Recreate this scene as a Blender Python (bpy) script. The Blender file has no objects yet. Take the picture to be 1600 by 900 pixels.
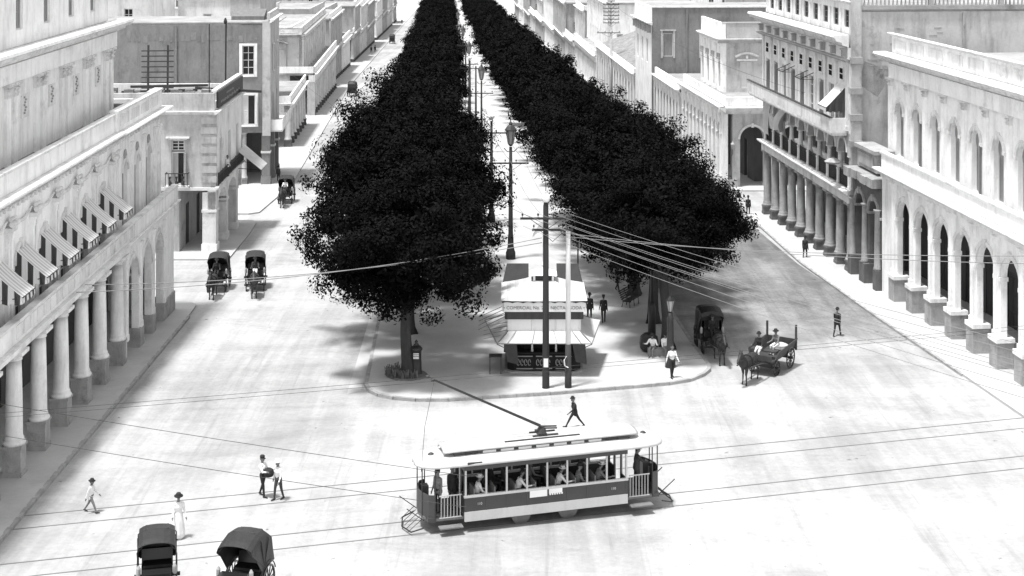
import bpy, bmesh, math, random
import numpy as np
from mathutils import Matrix, Vector
R = math.radians
scene = bpy.context.scene
col = scene.collection
# ------------------------------------------------------------------ camera
F, PX, HOR, GVP, CH = 2400.0, 800.0, -140.0, -72.0, 23.0      # focal (px of a 1600 wide frame), principal x, horizon row, ground vanishing row, lens height
SL = (GVP - HOR) / F                                            # the avenue falls away from the camera
cam = bpy.data.cameras.new("camera")
cam.sensor_width = 36.0; cam.lens = F / 1600 * 36
cam.shift_y = -(450 - HOR) / 1600
cam.clip_start = 0.5; cam.clip_end = 6000
camo = bpy.data.objects.new("camera", cam); col.objects.link(camo)
camo.location = (0, 0, CH); camo.rotation_euler = (R(90), 0, 0)
scene.camera = camo
# ------------------------------------------------------------------ light
SUN_EL, SUN_AZ = 75.0, 232.0         # azimuth clockwise from the view axis; bright hazy noon, high sun a little to the left
world = bpy.data.worlds.new("World"); scene.world = world; world.use_nodes = True
nt = world.node_tree; bg = nt.nodes["Background"]
sky = nt.nodes.new("ShaderNodeTexSky"); sky.sky_type = 'NISHITA'; sky.sun_disc = False
sky.sun_elevation = R(SUN_EL); sky.sun_rotation = R(SUN_AZ)
bw = nt.nodes.new("ShaderNodeRGBToBW")
nt.links.new(sky.outputs[0], bw.inputs[0]); nt.links.new(bw.outputs[0], bg.inputs[0])
bg.inputs[1].default_value = 0.15
sl = bpy.data.lights.new("sun", 'SUN'); sl.energy = 2.0; sl.angle = R(6); sl.color = (1, 1, 1)
so = bpy.data.objects.new("sun", sl); col.objects.link(so)
sd = Vector((math.sin(R(SUN_AZ)) * math.cos(R(SUN_EL)), math.cos(R(SUN_AZ)) * math.cos(R(SUN_EL)), math.sin(R(SUN_EL))))
so.rotation_euler = sd.to_track_quat('Z', 'Y').to_euler(); so.location = (-60, -60, 120)
vs = scene.view_settings
vs.view_transform = 'Standard'; vs.look = 'None'; vs.gamma = 1; vs.use_curve_mapping = False
vs.exposure = 1.42
# ------------------------------------------------------------------ helpers
def gz(Y): return -SL * Y
def G(x, y, h=0.0):
    """photo pixel -> point on the sloping ground"""
    Y = F * CH / (y - GVP); return Vector(((x - PX) * Y / F, Y, gz(Y) + h))
def ZW(Y, y): return CH - (y - HOR) * Y / F        # world height of photo row y at distance Y
rnd = random.Random(7)

class MB:
    def __init__(s): s.v = []; s.f = []; s.m = []; s.T = None
    def add(s, vs_, fs, m=0):
        o = len(s.v)
        if s.T is not None: vs_ = [tuple(s.T @ Vector(p)) for p in vs_]
        s.v.extend(vs_); s.f.extend(tuple(i + o for i in f) for f in fs); s.m.extend([m] * len(fs))
        return s
    def box(s, x0, x1, y0, y1, z0, z1, m=0):
        return s.add([(x0,y0,z0),(x1,y0,z0),(x1,y1,z0),(x0,y1,z0),(x0,y0,z1),(x1,y0,z1),(x1,y1,z1),(x0,y1,z1)],
              [(0,3,2,1),(4,5,6,7),(0,1,5,4),(1,2,6,5),(2,3,7,6),(3,0,4,7)], m)
    def hexa(s, a, b, m=0):          # two quads (bottom, top), each counter-clockwise from above
        return s.add(list(a) + list(b), [(0,3,2,1),(4,5,6,7),(0,1,5,4),(1,2,6,5),(2,3,7,6),(3,0,4,7)], m)
    def bar(s, p, q, w, h=None, m=0):
        p = Vector(p); q = Vector(q); d = (q - p).normalized(); h = h or w
        a = d.cross(Vector((0,0,1))) if abs(d.z) < .95 else d.cross(Vector((1,0,0)))
        a.normalize(); b = a.cross(d); a *= w / 2; b *= h / 2
        vs_ = [tuple(p+a*i+b*j) for i, j in ((-1,-1),(1,-1),(1,1),(-1,1))] + [tuple(q+a*i+b*j) for i, j in ((-1,-1),(1,-1),(1,1),(-1,1))]
        return s.add(vs_, [(0,1,2,3),(7,6,5,4),(0,4,5,1),(1,5,6,2),(2,6,7,3),(3,7,4,0)], m)
    def tube(s, pts, rads, n=8, m=0, cap=True):
        pts = [Vector(p) for p in pts]; rads = rads if hasattr(rads, '__len__') else [rads] * len(pts)
        vs_ = []; k = len(pts)
        for i, p in enumerate(pts):
            d = (pts[min(i+1,k-1)] - pts[max(i-1,0)]).normalized()
            a = d.cross(Vector((0,0,1))) if abs(d.z) < .9 else d.cross(Vector((1,0,0)))
            a.normalize(); b = d.cross(a)
            for j in range(n):
                t = 2*math.pi*j/n; vs_.append(tuple(p + (a*math.cos(t) + b*math.sin(t)) * rads[i]))
        fs = [(i*n+j, i*n+(j+1)%n, (i+1)*n+(j+1)%n, (i+1)*n+j) for i in range(k-1) for j in range(n)]
        if cap: fs += [tuple(range(n-1,-1,-1)), tuple((k-1)*n+j for j in range(n))]
        return s.add(vs_, fs, m)
    def lathe(s, prof, n=16, cx=0, cy=0, m=0, cz=0):
        vs_ = [(cx+r*math.cos(2*math.pi*j/n), cy+r*math.sin(2*math.pi*j/n), cz+z) for r, z in prof for j in range(n)]
        k = len(prof)
        fs = [(i*n+j, i*n+(j+1)%n, (i+1)*n+(j+1)%n, (i+1)*n+j) for i in range(k-1) for j in range(n)]
        fs += [tuple(range(n-1,-1,-1)), tuple((k-1)*n+j for j in range(n))]
        return s.add(vs_, fs, m)
    def prism(s, poly, z0, z1, m=0):           # poly in xy, counter-clockwise
        n = len(poly)
        return s.add([(x,y,z0) for x,y in poly] + [(x,y,z1) for x,y in poly],
            [tuple(range(n-1,-1,-1)), tuple(range(n,2*n))] + [(i,(i+1)%n,n+(i+1)%n,n+i) for i in range(n)], m)
    def prof(s, u0, u1, pr, m=0):              # profile [(y,z)] swept along x; counter-clockwise seen from +x
        n = len(pr)
        return s.add([(u0,y,z) for y,z in pr] + [(u1,y,z) for y,z in pr],
            [tuple(range(n-1,-1,-1)), tuple(range(n,2*n))] + [(i,(i+1)%n,n+(i+1)%n,n+i) for i in range(n)], m)
    def wall(s, u0, u1, z0, z1, y, t, ops=(), m=0, seg=10):
        """wall with openings (a, b, zbottom, ztop, rise); front faces -y"""
        y2 = y + t; V = []; Fc = []
        def q(p, rev=False):
            o = len(V); V.extend(p); Fc.append((o,o+1,o+2,o+3) if not rev else (o+3,o+2,o+1,o))
        def fb(a, b, c, d):                     # four (u,z) corners
            q([(a[0],y,a[1]),(b[0],y,b[1]),(c[0],y,c[1]),(d[0],y,d[1])])
            q([(a[0],y2,a[1]),(b[0],y2,b[1]),(c[0],y2,c[1]),(d[0],y2,d[1])], True)
        def rect(a, b, za, zb):
            if b - a > 1e-4 and zb - za > 1e-4: fb((a,za),(b,za),(b,zb),(a,zb))
        def rev(p0, p1):                        # reveal strip from p0 to p1 (u,z); faces left of travel
            q([(p0[0],y,p0[1]),(p0[0],y2,p0[1]),(p1[0],y2,p1[1]),(p1[0],y,p1[1])])
        cur = u0
        for (a, b, zb, zt, rise) in sorted(ops):
            rect(cur, a, z0, z1); rect(a, b, z0, zb); rect(a, b, zt, z1)
            zs = zt - rise
            if rise > 0:
                c = (a+b)/2; hw = (b-a)/2
                P = [(c - hw*math.cos(math.pi*i/seg), zs + rise*math.sin(math.pi*i/seg)) for i in range(seg+1)]
                for i in range(seg):
                    fb(P[i], P[i+1], (P[i+1][0], zt), (P[i][0], zt)) if P[i][1] < zt or P[i+1][1] < zt else None
                    rev(P[i+1], P[i])
            else: rev((b,zt),(a,zt))
            rev((a,zs),(a,zb)); rev((b,zb),(b,zs))
            if zb > z0: rev((a,zb),(b,zb))
            cur = b
        rect(cur, u1, z0, z1)
        q([(u0,y2,z0),(u0,y,z0),(u0,y,z1),(u0,y2,z1)]); q([(u1,y,z0),(u1,y2,z0),(u1,y2,z1),(u1,y,z1)])
        q([(u0,y,z1),(u1,y,z1),(u1,y2,z1),(u0,y2,z1)])
        return s.add(V, Fc, m)
    def mesh(s, name, mats, smooth=False):
        me = bpy.data.meshes.new(name); me.from_pydata(s.v, [], s.f)
        for m in (mats if isinstance(mats, (list, tuple)) else [mats]): me.materials.append(M[m] if isinstance(m, str) else m)
        if any(s.m): me.polygons.foreach_set("material_index", s.m)
        if smooth: me.polygons.foreach_set("use_smooth", [True]*len(s.f))
        me.update(); return me

def obj(name, me, parent=None, loc=(0,0,0), rz=0.0, label=None, cat=None, group=None, kind=None, scale=None):
    o = bpy.data.objects.new(name, me); col.objects.link(o); o.location = loc
    if rz: o.rotation_euler = (0, 0, rz)
    if scale: o.scale = scale if hasattr(scale, '__len__') else (scale,)*3
    if parent: o.parent = parent
    if label: o["label"] = label
    if cat: o["category"] = cat
    if group: o["group"] = group
    if kind: o["kind"] = kind
    return o
def put(name, mb, mat, parent=None, smooth=False, **k): return obj(name, mb.mesh(name, mat, smooth), parent, **k)
def copy_tree(o, parent=None):
    c = o.copy(); col.objects.link(c); c.parent = parent
    for ch in list(o.children): copy_tree(ch, c)
    return c
_cache = {}
def cached(key, fn):
    if key not in _cache: _cache[key] = fn()
    return _cache[key]
# ------------------------------------------------------------------ materials (a silver print: every pigment is a grey)
M = {}
def mat(name, v, rough=.8, var=.15, scale=1.2, bump=.25, bscale=14., streak=0., spec=.3, dirt=0., metal=0., sx=(1,1,1), fine=.5):
    m = bpy.data.materials.new(name); m.use_nodes = True; t = m.node_tree; N = t.nodes; L = t.links
    p = N["Principled BSDF"]; p.inputs["Roughness"].default_value = rough; p.inputs["Metallic"].default_value = metal
    p.inputs["Specular IOR Level"].default_value = spec
    tc = N.new("ShaderNodeTexCoord"); oi = N.new("ShaderNodeObjectInfo")
    ad = N.new("ShaderNodeVectorMath"); ad.operation = 'MULTIPLY_ADD'
    cb = N.new("ShaderNodeCombineXYZ"); mm = N.new("ShaderNodeMath"); mm.operation = 'MULTIPLY'; mm.inputs[1].default_value = 53.
    L.new(oi.outputs["Random"], mm.inputs[0]); L.new(mm.outputs[0], cb.inputs[0]); L.new(mm.outputs[0], cb.inputs[1])
    ad.inputs[1].default_value = sx; L.new(tc.outputs["Object"], ad.inputs[0]); L.new(cb.outputs[0], ad.inputs[2])
    def noise(sc, det=6, ro=.6, vec=None):
        n = N.new("ShaderNodeTexNoise"); n.inputs["Scale"].default_value = sc; n.inputs["Detail"].default_value = det
        n.inputs["Roughness"].default_value = ro; L.new(vec or ad.outputs[0], n.inputs["Vector"]); return n.outputs[0]
    def math_(op, a, b, c=None):
        n = N.new("ShaderNodeMath"); n.operation = op
        for i, x in enumerate((a, b, c)):
            if x is None: continue
            if isinstance(x, (int, float)): n.inputs[i].default_value = x
            else: L.new(x, n.inputs[i])
        return n.outputs[0]
    val = math_('MULTIPLY_ADD', math_('SUBTRACT', noise(scale), .5), 2*var*2, 1.0)
    val = math_('MULTIPLY', val, math_('MULTIPLY_ADD', math_('SUBTRACT', noise(scale*9, 4, .7), .5), 2*var*fine*2, 1.0))
    if streak:
        mp = N.new("ShaderNodeMapping"); mp.inputs["Scale"].default_value = (.62, .62, .11); L.new(ad.outputs[0], mp.inputs[0])
        r = N.new("ShaderNodeMapRange"); r.inputs[1].default_value = .48; r.inputs[2].default_value = .72
        r.inputs[3].default_value = 1.; r.inputs[4].default_value = 1. - streak
        L.new(noise(2.2, 9, .72, mp.outputs[0]), r.inputs[0]); val = math_('MULTIPLY', val, r.outputs[0])
    if dirt:
        r = N.new("ShaderNodeMapRange"); r.inputs[1].default_value = .56; r.inputs[2].default_value = .7
        r.inputs[3].default_value = 1.; r.inputs[4].default_value = 1. - dirt
        L.new(noise(scale*.8, 8, .72), r.inputs[0]); val = math_('MULTIPLY', val, r.outputs[0])
    val = math_('MULTIPLY', val, v)
    cc = N.new("ShaderNodeCombineColor"); [L.new(val, cc.inputs[i]) for i in range(3)]
    L.new(cc.outputs[0], p.inputs["Base Color"])
    if bump:
        b = N.new("ShaderNodeBump"); b.inputs["Strength"].default_value = bump; b.inputs["Distance"].default_value = .03
        L.new(noise(bscale, 5, .6), b.inputs["Height"]); L.new(b.outputs[0], p.inputs["Normal"])
    M[name] = m; return m
mat("plaster_white", .84, .85, .12, .5, .3, streak=.30, dirt=.28)
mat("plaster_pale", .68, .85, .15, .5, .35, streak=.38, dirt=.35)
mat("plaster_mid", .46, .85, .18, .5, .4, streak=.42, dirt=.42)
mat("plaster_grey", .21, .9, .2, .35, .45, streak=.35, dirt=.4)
mat("stone_dark", .13, .9, .25, 1.0, .5, streak=.4, dirt=.4)
mat("stone_stained", .34, .9, .25, 1.0, .5, streak=.4, dirt=.45)
mat("stone_base", .22, .9, .22, 1.6, .5, dirt=.35)
mat("moulding", .70, .8, .14, 1.0, .25, streak=.35, dirt=.35)
mat("moulding_dark", .36, .85, .2, 1.0, .3, streak=.4, dirt=.35)
mat("roof_deck", .30, .95, .3, .5, .6, 5, dirt=.5)
mat("rubble", .22, .95, .5, 1.4, .8, 4, dirt=.5)
mat("wire", .22, .7, .1, 3, 0)
mat("interior_shade", .10, .9, .15, .6, .2)  # shade inside porticos and gallery, put into the wall colour
mat("shutter_pale", .40, .6, .08, 2, .1)
mat("shutter_grey", .25, .6, .12, 2, .1)
mat("frame_white", .62, .6, .06, 2, .08)
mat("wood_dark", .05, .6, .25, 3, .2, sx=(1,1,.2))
mat("wood_mid", .16, .7, .25, 3, .25, sx=(1,1,.2))
mat("glass_dark", .02, .12, .2, 1, .02, 3, spec=.5)
mat("iron", .03, .5, .2, 3, .15, spec=.4)
mat("paint_black", .018, .28, .15, 4, .04, spec=.5)
mat("leather", .022, .5, .3, 6, .3, 30, spec=.4)
mat("pole_dark", .035, .8, .3, 3, .4, 20, sx=(1,1,.1))
mat("paint_white", .74, .6, .06, 2, .08, streak=.12)
mat("canvas_white", .52, .85, .1, 2, .25, 5, streak=.1)
mat("canvas_dark", .05, .85, .2, 2, .3, 5)
mat("tram_cream", .50, .45, .07, 1.5, .06, streak=.15)
mat("tram_dark", .055, .4, .12, 2, .05, streak=.1, spec=.4)
mat("steel", .16, .35, .2, 4, .1, metal=.6)
mat("rail_steel", .16, .6, .2, 2, .1)
mat("globe", .85, .25, .02, 2, 0, spec=.5)
mat("lamp_glass", .35, .15, .1, 2, 0, spec=.5)
mat("pavement", .48, .85, .10, .35, .3, 10, dirt=.15)
mat("kerb_stone", .33, .9, .3, 1.3, .6, dirt=.4)
mat("sidewalk", .46, .85, .12, .4, .3, 10, dirt=.2)
mat("bark", .05, .9, .4, 2.5, 1.0, 12, sx=(1,1,.25))
mat("pedestal_shade_stone", .36, .9, .25, 1.6, .5, streak=.3, dirt=.4)  # stone darkened to stand for shade on the pedestals' camera-side faces
mat("kiosk_dark", .016, .75, .2, 3, .1, spec=.15)
mat("soil", .14, .95, .3, 2, .6)
mat("skin", .16, .6, .1, 8, .05)
mat("skin_pale", .36, .6, .1, 8, .05)
mat("hair", .02, .6, .2, 20, .1)
mat("cloth_black", .025, .9, .2, 6, .4, 9)
mat("cloth_dark", .05, .9, .2, 6, .4, 9)
mat("cloth_grey", .17, .9, .15, 6, .4, 9)
mat("cloth_white", .70, .9, .06, 6, .4, 9)
mat("straw", .60, .8, .12, 12, .3)
mat("horse_dark", .03, .55, .25, 4, .15, spec=.3)
mat("horse_bay", .06, .55, .25, 4, .15, spec=.3)
mat("sign_letters", .16, .7, .1, 4, 0)
mat("sign_dark", .055, .6, .2, 2, .1)

def ground_mat(name, lo, hi, rut, sc, fade=None):
    """dusty macadam: broad patches, wheel-worn streaks along the street, fine grit and dark droppings"""
    m = bpy.data.materials.new(name); m.use_nodes = True; t = m.node_tree; N = t.nodes; L = t.links
    p = N["Principled BSDF"]; p.inputs["Roughness"].default_value = .92; p.inputs["Specular IOR Level"].default_value = .2
    tc = N.new("ShaderNodeTexCoord")
    def nz(scale, det, ro, mp=(1,1,1), rot=0., dist=0.):
        k = N.new("ShaderNodeMapping"); k.inputs["Scale"].default_value = mp; k.inputs["Rotation"].default_value = (0,0,rot)
        L.new(tc.outputs["Object"], k.inputs[0]); n = N.new("ShaderNodeTexNoise")
        n.inputs["Scale"].default_value = scale; n.inputs["Detail"].default_value = det; n.inputs["Roughness"].default_value = ro
        n.inputs["Distortion"].default_value = dist
        L.new(k.outputs[0], n.inputs["Vector"]); return n.outputs[0]
    def mr(x, a, b, c, d):
        r = N.new("ShaderNodeMapRange"); L.new(x, r.inputs[0])
        for i, q in enumerate((a, b, c, d)): r.inputs[i+1].default_value = q
        return r.outputs[0]
    def mul(a, b):
        n = N.new("ShaderNodeMath"); n.operation = 'MULTIPLY'; L.new(a, n.inputs[0]); L.new(b, n.inputs[1]); return n.outputs[0]
    def chain(lo, hi, rut, sc):
        v = mr(nz(.09*sc, 7, .62, dist=.6), .35, .65, lo, hi)
        v = mul(v, mr(nz(.8, 6, .6, (1, .06, 1), .04, .3), .38, .62, 1-rut, 1+rut*.5))
        v = mul(v, mr(nz(.5, 6, .6, (.12, 1, 1), -.3, .8), .42, .62, 1-rut*.5, 1.03))
        v = mul(v, mr(nz(3.5, 6, .75), .3, .7, 1-rut*.8, 1+rut*.6))
        v = mul(v, mr(nz(.6, 9, .8, dist=1.), .64, .74, 1., 1-rut*1.6))
        v = mul(v, mr(nz(1.7, 5, .6), .69, .74, 1., .4))
        v = mul(v, mr(nz(1.5, 8, .7, (1, .035, 1), .045, .5), .56, .66, 1., 1-rut*.9))
        return mul(v, mr(nz(.16, 8, .75, dist=2.), .55, .63, 1., 1-rut*.7))
    v = chain(lo, hi, rut, sc)
    if fade:                                    # the metalled surface gives way to plain dust towards the crossing
        sp = N.new("ShaderNodeSeparateXYZ"); L.new(tc.outputs["Object"], sp.inputs[0])
        ad = N.new("ShaderNodeMath"); ad.operation = 'MULTIPLY_ADD'; L.new(nz(.22, 6, .65, dist=1.), ad.inputs[0]); ad.inputs[1].default_value = 26.; L.new(sp.outputs[1], ad.inputs[2])
        k = mr(ad.outputs[0], fade[0], fade[1], 0., 1.); dv = chain(*DUST)
        mx = N.new("ShaderNodeMix"); L.new(k, mx.inputs[0]); L.new(dv, mx.inputs[2]); L.new(v, mx.inputs[3]); v = mx.outputs[0]
    cc = N.new("ShaderNodeCombineColor"); [L.new(v, cc.inputs[i]) for i in range(3)]; L.new(cc.outputs[0], p.inputs["Base Color"])
    b = N.new("ShaderNodeBump"); b.inputs["Strength"].default_value = .35; b.inputs["Distance"].default_value = .04
    L.new(nz(5., 7, .7), b.inputs["Height"]); L.new(b.outputs[0], p.inputs["Normal"]); M[name] = m
DUST = (.34, .48, .15, 1.)
ground_mat("dust_pale", *DUST)
ground_mat("macadam_grey", .13, .25, .26, 1.6, (98., 116.))

def leaf_mat():
    m = bpy.data.materials.new("leaf"); m.use_nodes = True; t = m.node_tree; N = t.nodes; L = t.links
    p = N["Principled BSDF"]; p.inputs["Roughness"].default_value = .6; p.inputs["Specular IOR Level"].default_value = .05
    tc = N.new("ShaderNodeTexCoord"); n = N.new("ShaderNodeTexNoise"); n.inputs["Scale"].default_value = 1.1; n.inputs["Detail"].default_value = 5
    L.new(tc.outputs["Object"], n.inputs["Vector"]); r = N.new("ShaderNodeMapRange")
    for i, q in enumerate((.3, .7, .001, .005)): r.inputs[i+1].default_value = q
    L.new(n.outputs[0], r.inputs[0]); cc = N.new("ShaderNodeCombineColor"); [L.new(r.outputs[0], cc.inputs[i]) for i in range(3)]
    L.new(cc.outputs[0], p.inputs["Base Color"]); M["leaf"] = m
leaf_mat()
def stripe_mat(name, a, b, freq, axis):
    m = bpy.data.materials.new(name); m.use_nodes = True; t = m.node_tree; N = t.nodes; L = t.links
    p = N["Principled BSDF"]; p.inputs["Roughness"].default_value = .85
    tc = N.new("ShaderNodeTexCoord"); s = N.new("ShaderNodeSeparateXYZ"); L.new(tc.outputs["Object"], s.inputs[0])
    k = N.new("ShaderNodeMath"); k.operation = 'MULTIPLY'; k.inputs[1].default_value = freq; L.new(s.outputs[axis], k.inputs[0])
    fr = N.new("ShaderNodeMath"); fr.operation = 'FRACT'; L.new(k.outputs[0], fr.inputs[0])
    g = N.new("ShaderNodeMath"); g.operation = 'GREATER_THAN'; g.inputs[1].default_value = .5; L.new(fr.outputs[0], g.inputs[0])
    mx = N.new("ShaderNodeMix"); mx.data_type = 'RGBA'; mx.inputs[6].default_value = (a,a,a,1); mx.inputs[7].default_value = (b,b,b,1)
    L.new(g.outputs[0], mx.inputs[0]); L.new(mx.outputs[2], p.inputs["Base Color"]); M[name] = m
stripe_mat("awning_stripe", .62, .05, 1.9, 0)
stripe_mat("awning_side", .62, .05, 1.9, 1)
stripe_mat("awning_top", .66, .42, 3.2, 0)
stripe_mat("kiosk_roof", .58, .47, 2.2, 0)
# ------------------------------------------------------------------ ground, roads, pavements
def slab(name, poly, top, depth, mat_, parent=None, kind='structure'):
    n = len(poly); mb = MB()
    mb.add([(x,y,gz(y)+top-depth) for x,y in poly] + [(x,y,gz(y)+top) for x,y in poly],
           [tuple(range(n-1,-1,-1)), tuple(range(n,2*n))] + [(i,(i+1)%n,n+(i+1)%n,n+i) for i in range(n)])
    return put(name, mb, mat_, parent, kind=kind)
def sheet(name, poly, h, mat_):
    mb = MB(); mb.add([(x,y,gz(y)+h) for x,y in poly], [tuple(range(len(poly)))])
    return put(name, mb, mat_, kind='structure')
def ax(Y): return 1.5 - .045*(Y-85)            # centre line of the promenade
def lx(Y): return -21.2 - .055*max(0, Y-100) if Y < 270 else -30.5 - .03*(Y-270)   # left building line
def rx(Y): return 20.8 - .068*(Y-151) if Y < 290 else 11.35 - .045*(Y-290)           # right building line
sheet('ground', [(-1500,-60),(1500,-60),(1500,3000),(-1500,3000)], 0, 'dust_pale')
# the greyer right-hand carriageway: macadam tone with some tree shade in its colour
Ys = [78,86,100,120,150,200,290,420,700]
sheet('road', [(12.6,78)] + [(24.9,78)] + [(23.2,96.5),(21.2,114),(20.3,131)] + [(rx(y)-1.6,y) for y in (160,200,290,420,700)] + [(ax(y)+9.2,y) for y in reversed(Ys[1:])], .004, 'macadam_grey')
# promenade with its rounded head
L_ = [(ax(y)-9.3, y) for y in (700,420,290,200,150,120,100,86)]
head = [tuple(G(*p)[:2]) for p in ((572,604),(578,613),(592,619.5),(615,624),(650,627),(700,627),(780,622),(860,617),(960,609),(1045,601.5),(1078,596),(1098,588),(1108,580),(1107,573))]
R_ = [(ax(y)+9.3, y) for y in (90,100,120,150,200,290,420,700)]
prom = slab('promenade', L_ + head + R_, .16, .6, 'pavement')
def kerb_run(parent, pts, top, w, step, mat_='kerb_stone', name='kerb_stone'):
    """individual kerb stones along a polyline"""
    acc = 0.; me = cached(('kerb',step,w), lambda: MB().box(-step/2+.012, step/2-.012, -w/2, w/2, -.42, 0).mesh('kerb_stone', mat_))
    for a, b in zip(pts, pts[1:]):
        a = Vector(a); b = Vector(b); d = b - a; n = max(1, round(d.length/step))
        for i in range(n):
            p = a + d*((i+.5)/n); o = obj(name, me, parent, (p.x, p.y, gz(p.y)+top+rnd.uniform(-.012,.008)), math.atan2(d.y, d.x))
            o.rotation_euler.x = rnd.uniform(-.02,.02); o.scale.x = d.length/n/step
kerb_run(prom, head + [(ax(y)+9.32,y) for y in (90,100,118)], .175, .2, .95)
kerb_run(prom, [(ax(118)-9.3,118),(ax(100)-9.3,100),head[0]], .175, .2, .95)
gut = sheet('gutter_strip', [(-8.62,80.2),(-7.95,80.8),(-8.35,100),(-9.1,118),(-9.9,118),(-9.05,100)], .012, 'sidewalk')
# pavements under and before the arcades
slab('pavement', [(-40,40),(-19.9,40),(-20.25,82),(-20.45,97),(-20.6,100.2),(-21.3,101.2),(-40,101.2)], .14, .6, 'sidewalk')
slab('pavement', [(-45,115.2),(-22.2,115.2),(-21.3,116),(-21.5,126),(-21.8,131),(-22.3,132),(-45,132)], .14, .6, 'sidewalk')
slab('pavement', [(-60,135.4),(-23.2,135.4),(-22.4,136.2)] + [(lx(y)+2.2,y) for y in (152,190,230,270,330,420,700)] + [(-90,700),(-90,300)], .14, .6, 'sidewalk')
slab('pavement', [(60,70),(60,136.2),(21.4,136.2),(20.6,135),(20.75,131),(21.4,114),(23.05,96.5),(24.5,84),(26.0,70)], .14, .6, 'sidewalk')
slab('pavement', [(60,148.6),(90,300),(90,700)] + [(rx(y)-1.5,y) for y in (700,420,290,200,160)] + [(19.6,150),(20.2,148.6)], .14, .6, 'sidewalk')
# kerbs of the two near pavements
pv = [o for o in bpy.data.objects if o.name.startswith('pavement')]
kerb_run(pv[0], [(-20.42,97),(-20.22,82),(-20.0,58)], .15, .18, 1.1)
kerb_run(pv[3], [(24.55,83.6),(23.1,96.3),(21.45,113.8),(20.8,131)], .15, .18, 1.1)
# tram rails
td = Vector((6.62, 1.94, 0)).normalized(); tn = Vector((-td.y, td.x, 0))
TC = Vector((1.42, 62.0, 0)) + tn*1.1           # centre of the tram
def rail_line(off):
    mb = MB(); a = TC + tn*off - td*70; b = TC + tn*off + td*90
    for s_ in (-.035, .035): pass
    p, q = a, b; w = tn*.035
    vs_ = [p-w, p+w, q+w, q-w]
    mb.add([(v.x,v.y,gz(v.y)-.06) for v in (vs_[0],vs_[3],vs_[2],vs_[1])] + [(v.x,v.y,gz(v.y)+.014) for v in (vs_[0],vs_[3],vs_[2],vs_[1])],
           [(0,3,2,1),(4,5,6,7),(0,1,5,4),(1,2,6,5),(2,3,7,6),(3,0,4,7)])
    return mb
for o_ in (-.72,.72,4.3,5.74): put('tram_rail', rail_line(o_), 'rail_steel', kind='structure')
# ------------------------------------------------------------------ building kit
class Bld:
    def __init__(s, name, label, side, near, far, cat='building', group=None):
        s.side = side; near = Vector((near[0],near[1],0)); far = Vector((far[0],far[1],0))
        s.near, s.far = near, far
        O, E_ = (near, far) if side == 'L' else (far, near)
        d = E_ - O; s.L = d.length; s.O = O; s.E = E_; s.base = gz(near.y)
        s.rz = math.atan2(d.y, d.x)
        s.root = obj(name, None, loc=(O.x, O.y, s.base), rz=s.rz, label=label, cat=cat, group=group)
    def u(s, Y): return s.L * (Y - s.O.y) / (s.E.y - s.O.y)
    def z(s, Zw): return Zw - s.base
    def gl(s, u):                                   # local ground height at u
        return gz(s.O.y + (s.E.y-s.O.y)*u/s.L) - s.base
    def side_T(s, depth):                           # frame of the wall that faces the camera: (u', y') ; u' runs left to right as seen
        if s.side == 'L': return Matrix(((0,1,0,0),(-1,0,0,depth),(0,0,1,0),(0,0,0,1)))
        return Matrix(((0,-1,0,s.L),(1,0,0,0),(0,0,1,0),(0,0,0,1)))
    def put(s, name, mb, mat_, parent=None, **k): return put(name, mb, mat_, parent or s.root, **k)
    def place(s, name, me, T, p, parent=None):
        o = obj(name, me, parent or s.root)
        m = (T or Matrix()) @ Matrix.Translation(p); o.matrix_local = m if parent is None else Matrix.Translation(p)
        return o

def window_meshes(w, h, kind):
    fr = MB(); t = .09; d = .14
    fr.box(-w/2,-w/2+t,0,d,0,h).box(w/2-t,w/2,0,d,0,h).box(-w/2+t,w/2-t,0,d,h-t,h).box(-w/2+t,w/2-t,0,d,0,t*.7)
    if kind in ('glass','tall'):
        fr.box(-.03,.03,.02,d-.02,t*.7,h-t)
        for k in range(1, 3 if h < 2.2 else 4):
            z = h*k/(3 if h < 2.2 else 4); fr.box(-w/2+t,w/2-t,.03,d-.03,z-.025,z+.025)
    pane = MB().box(-w/2+t,w/2-t,d-.05,d-.02,t*.7,h-t)
    sh = MB(); lw = w/2 - t - .02
    sh.box(0,.06,0,.05,0,h-t*1.8).box(lw-.06,lw,0,.05,0,h-t*1.8).box(.06,lw-.06,0,.05,0,.08).box(.06,lw-.06,0,.05,h-t*1.8-.08,h-t*1.8).box(.06,lw-.06,0,.05,(h-t*1.8)*.45,(h-t*1.8)*.45+.08)
    n = max(5, int(h/.14))
    for k in range(n):
        z = .1 + (h-t*1.8-.2)*k/n; sh.add([(.06,.005,z),(lw-.06,.005,z),(lw-.06,.045,z+.1),(.06,.045,z+.1)],[(0,1,2,3)])
    sh.box(.06,lw-.06,.046,.05,.08,h-t*1.8-.08)
    return fr, pane, sh
def window(b, T, u, y, z, w, h, kind='glass', fm='frame_white', sm='shutter_pale', name='window'):
    """kind: glass, tall (french window, glass), shut (louvred shutters closed), ajar (one leaf open), dark (open dark opening)"""
    fr, pane, sh = cached(('win',w,h,kind), lambda: window_meshes(w,h,kind))
    o = b.place(name, cached(('wf',w,h,kind,fm), lambda: fr.mesh('window', fm)), T, (u,y,z))
    obj('pane', cached(('wp',w,h,kind), lambda: pane.mesh('pane','glass_dark')), o)
    if kind in ('shut','ajar'):
        me = cached(('ws',w,h,kind,sm), lambda: sh.mesh('shutter', sm))
        a = obj('shutter', me, o, (-w/2+.09+.01,.02,.07)); c = obj('shutter', me, o, (.01,.02,.07))
        if kind == 'ajar': c.location = (w/2-.08,.0,.07); c.rotation_euler = (0,0,R(-62))
    return o
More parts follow.
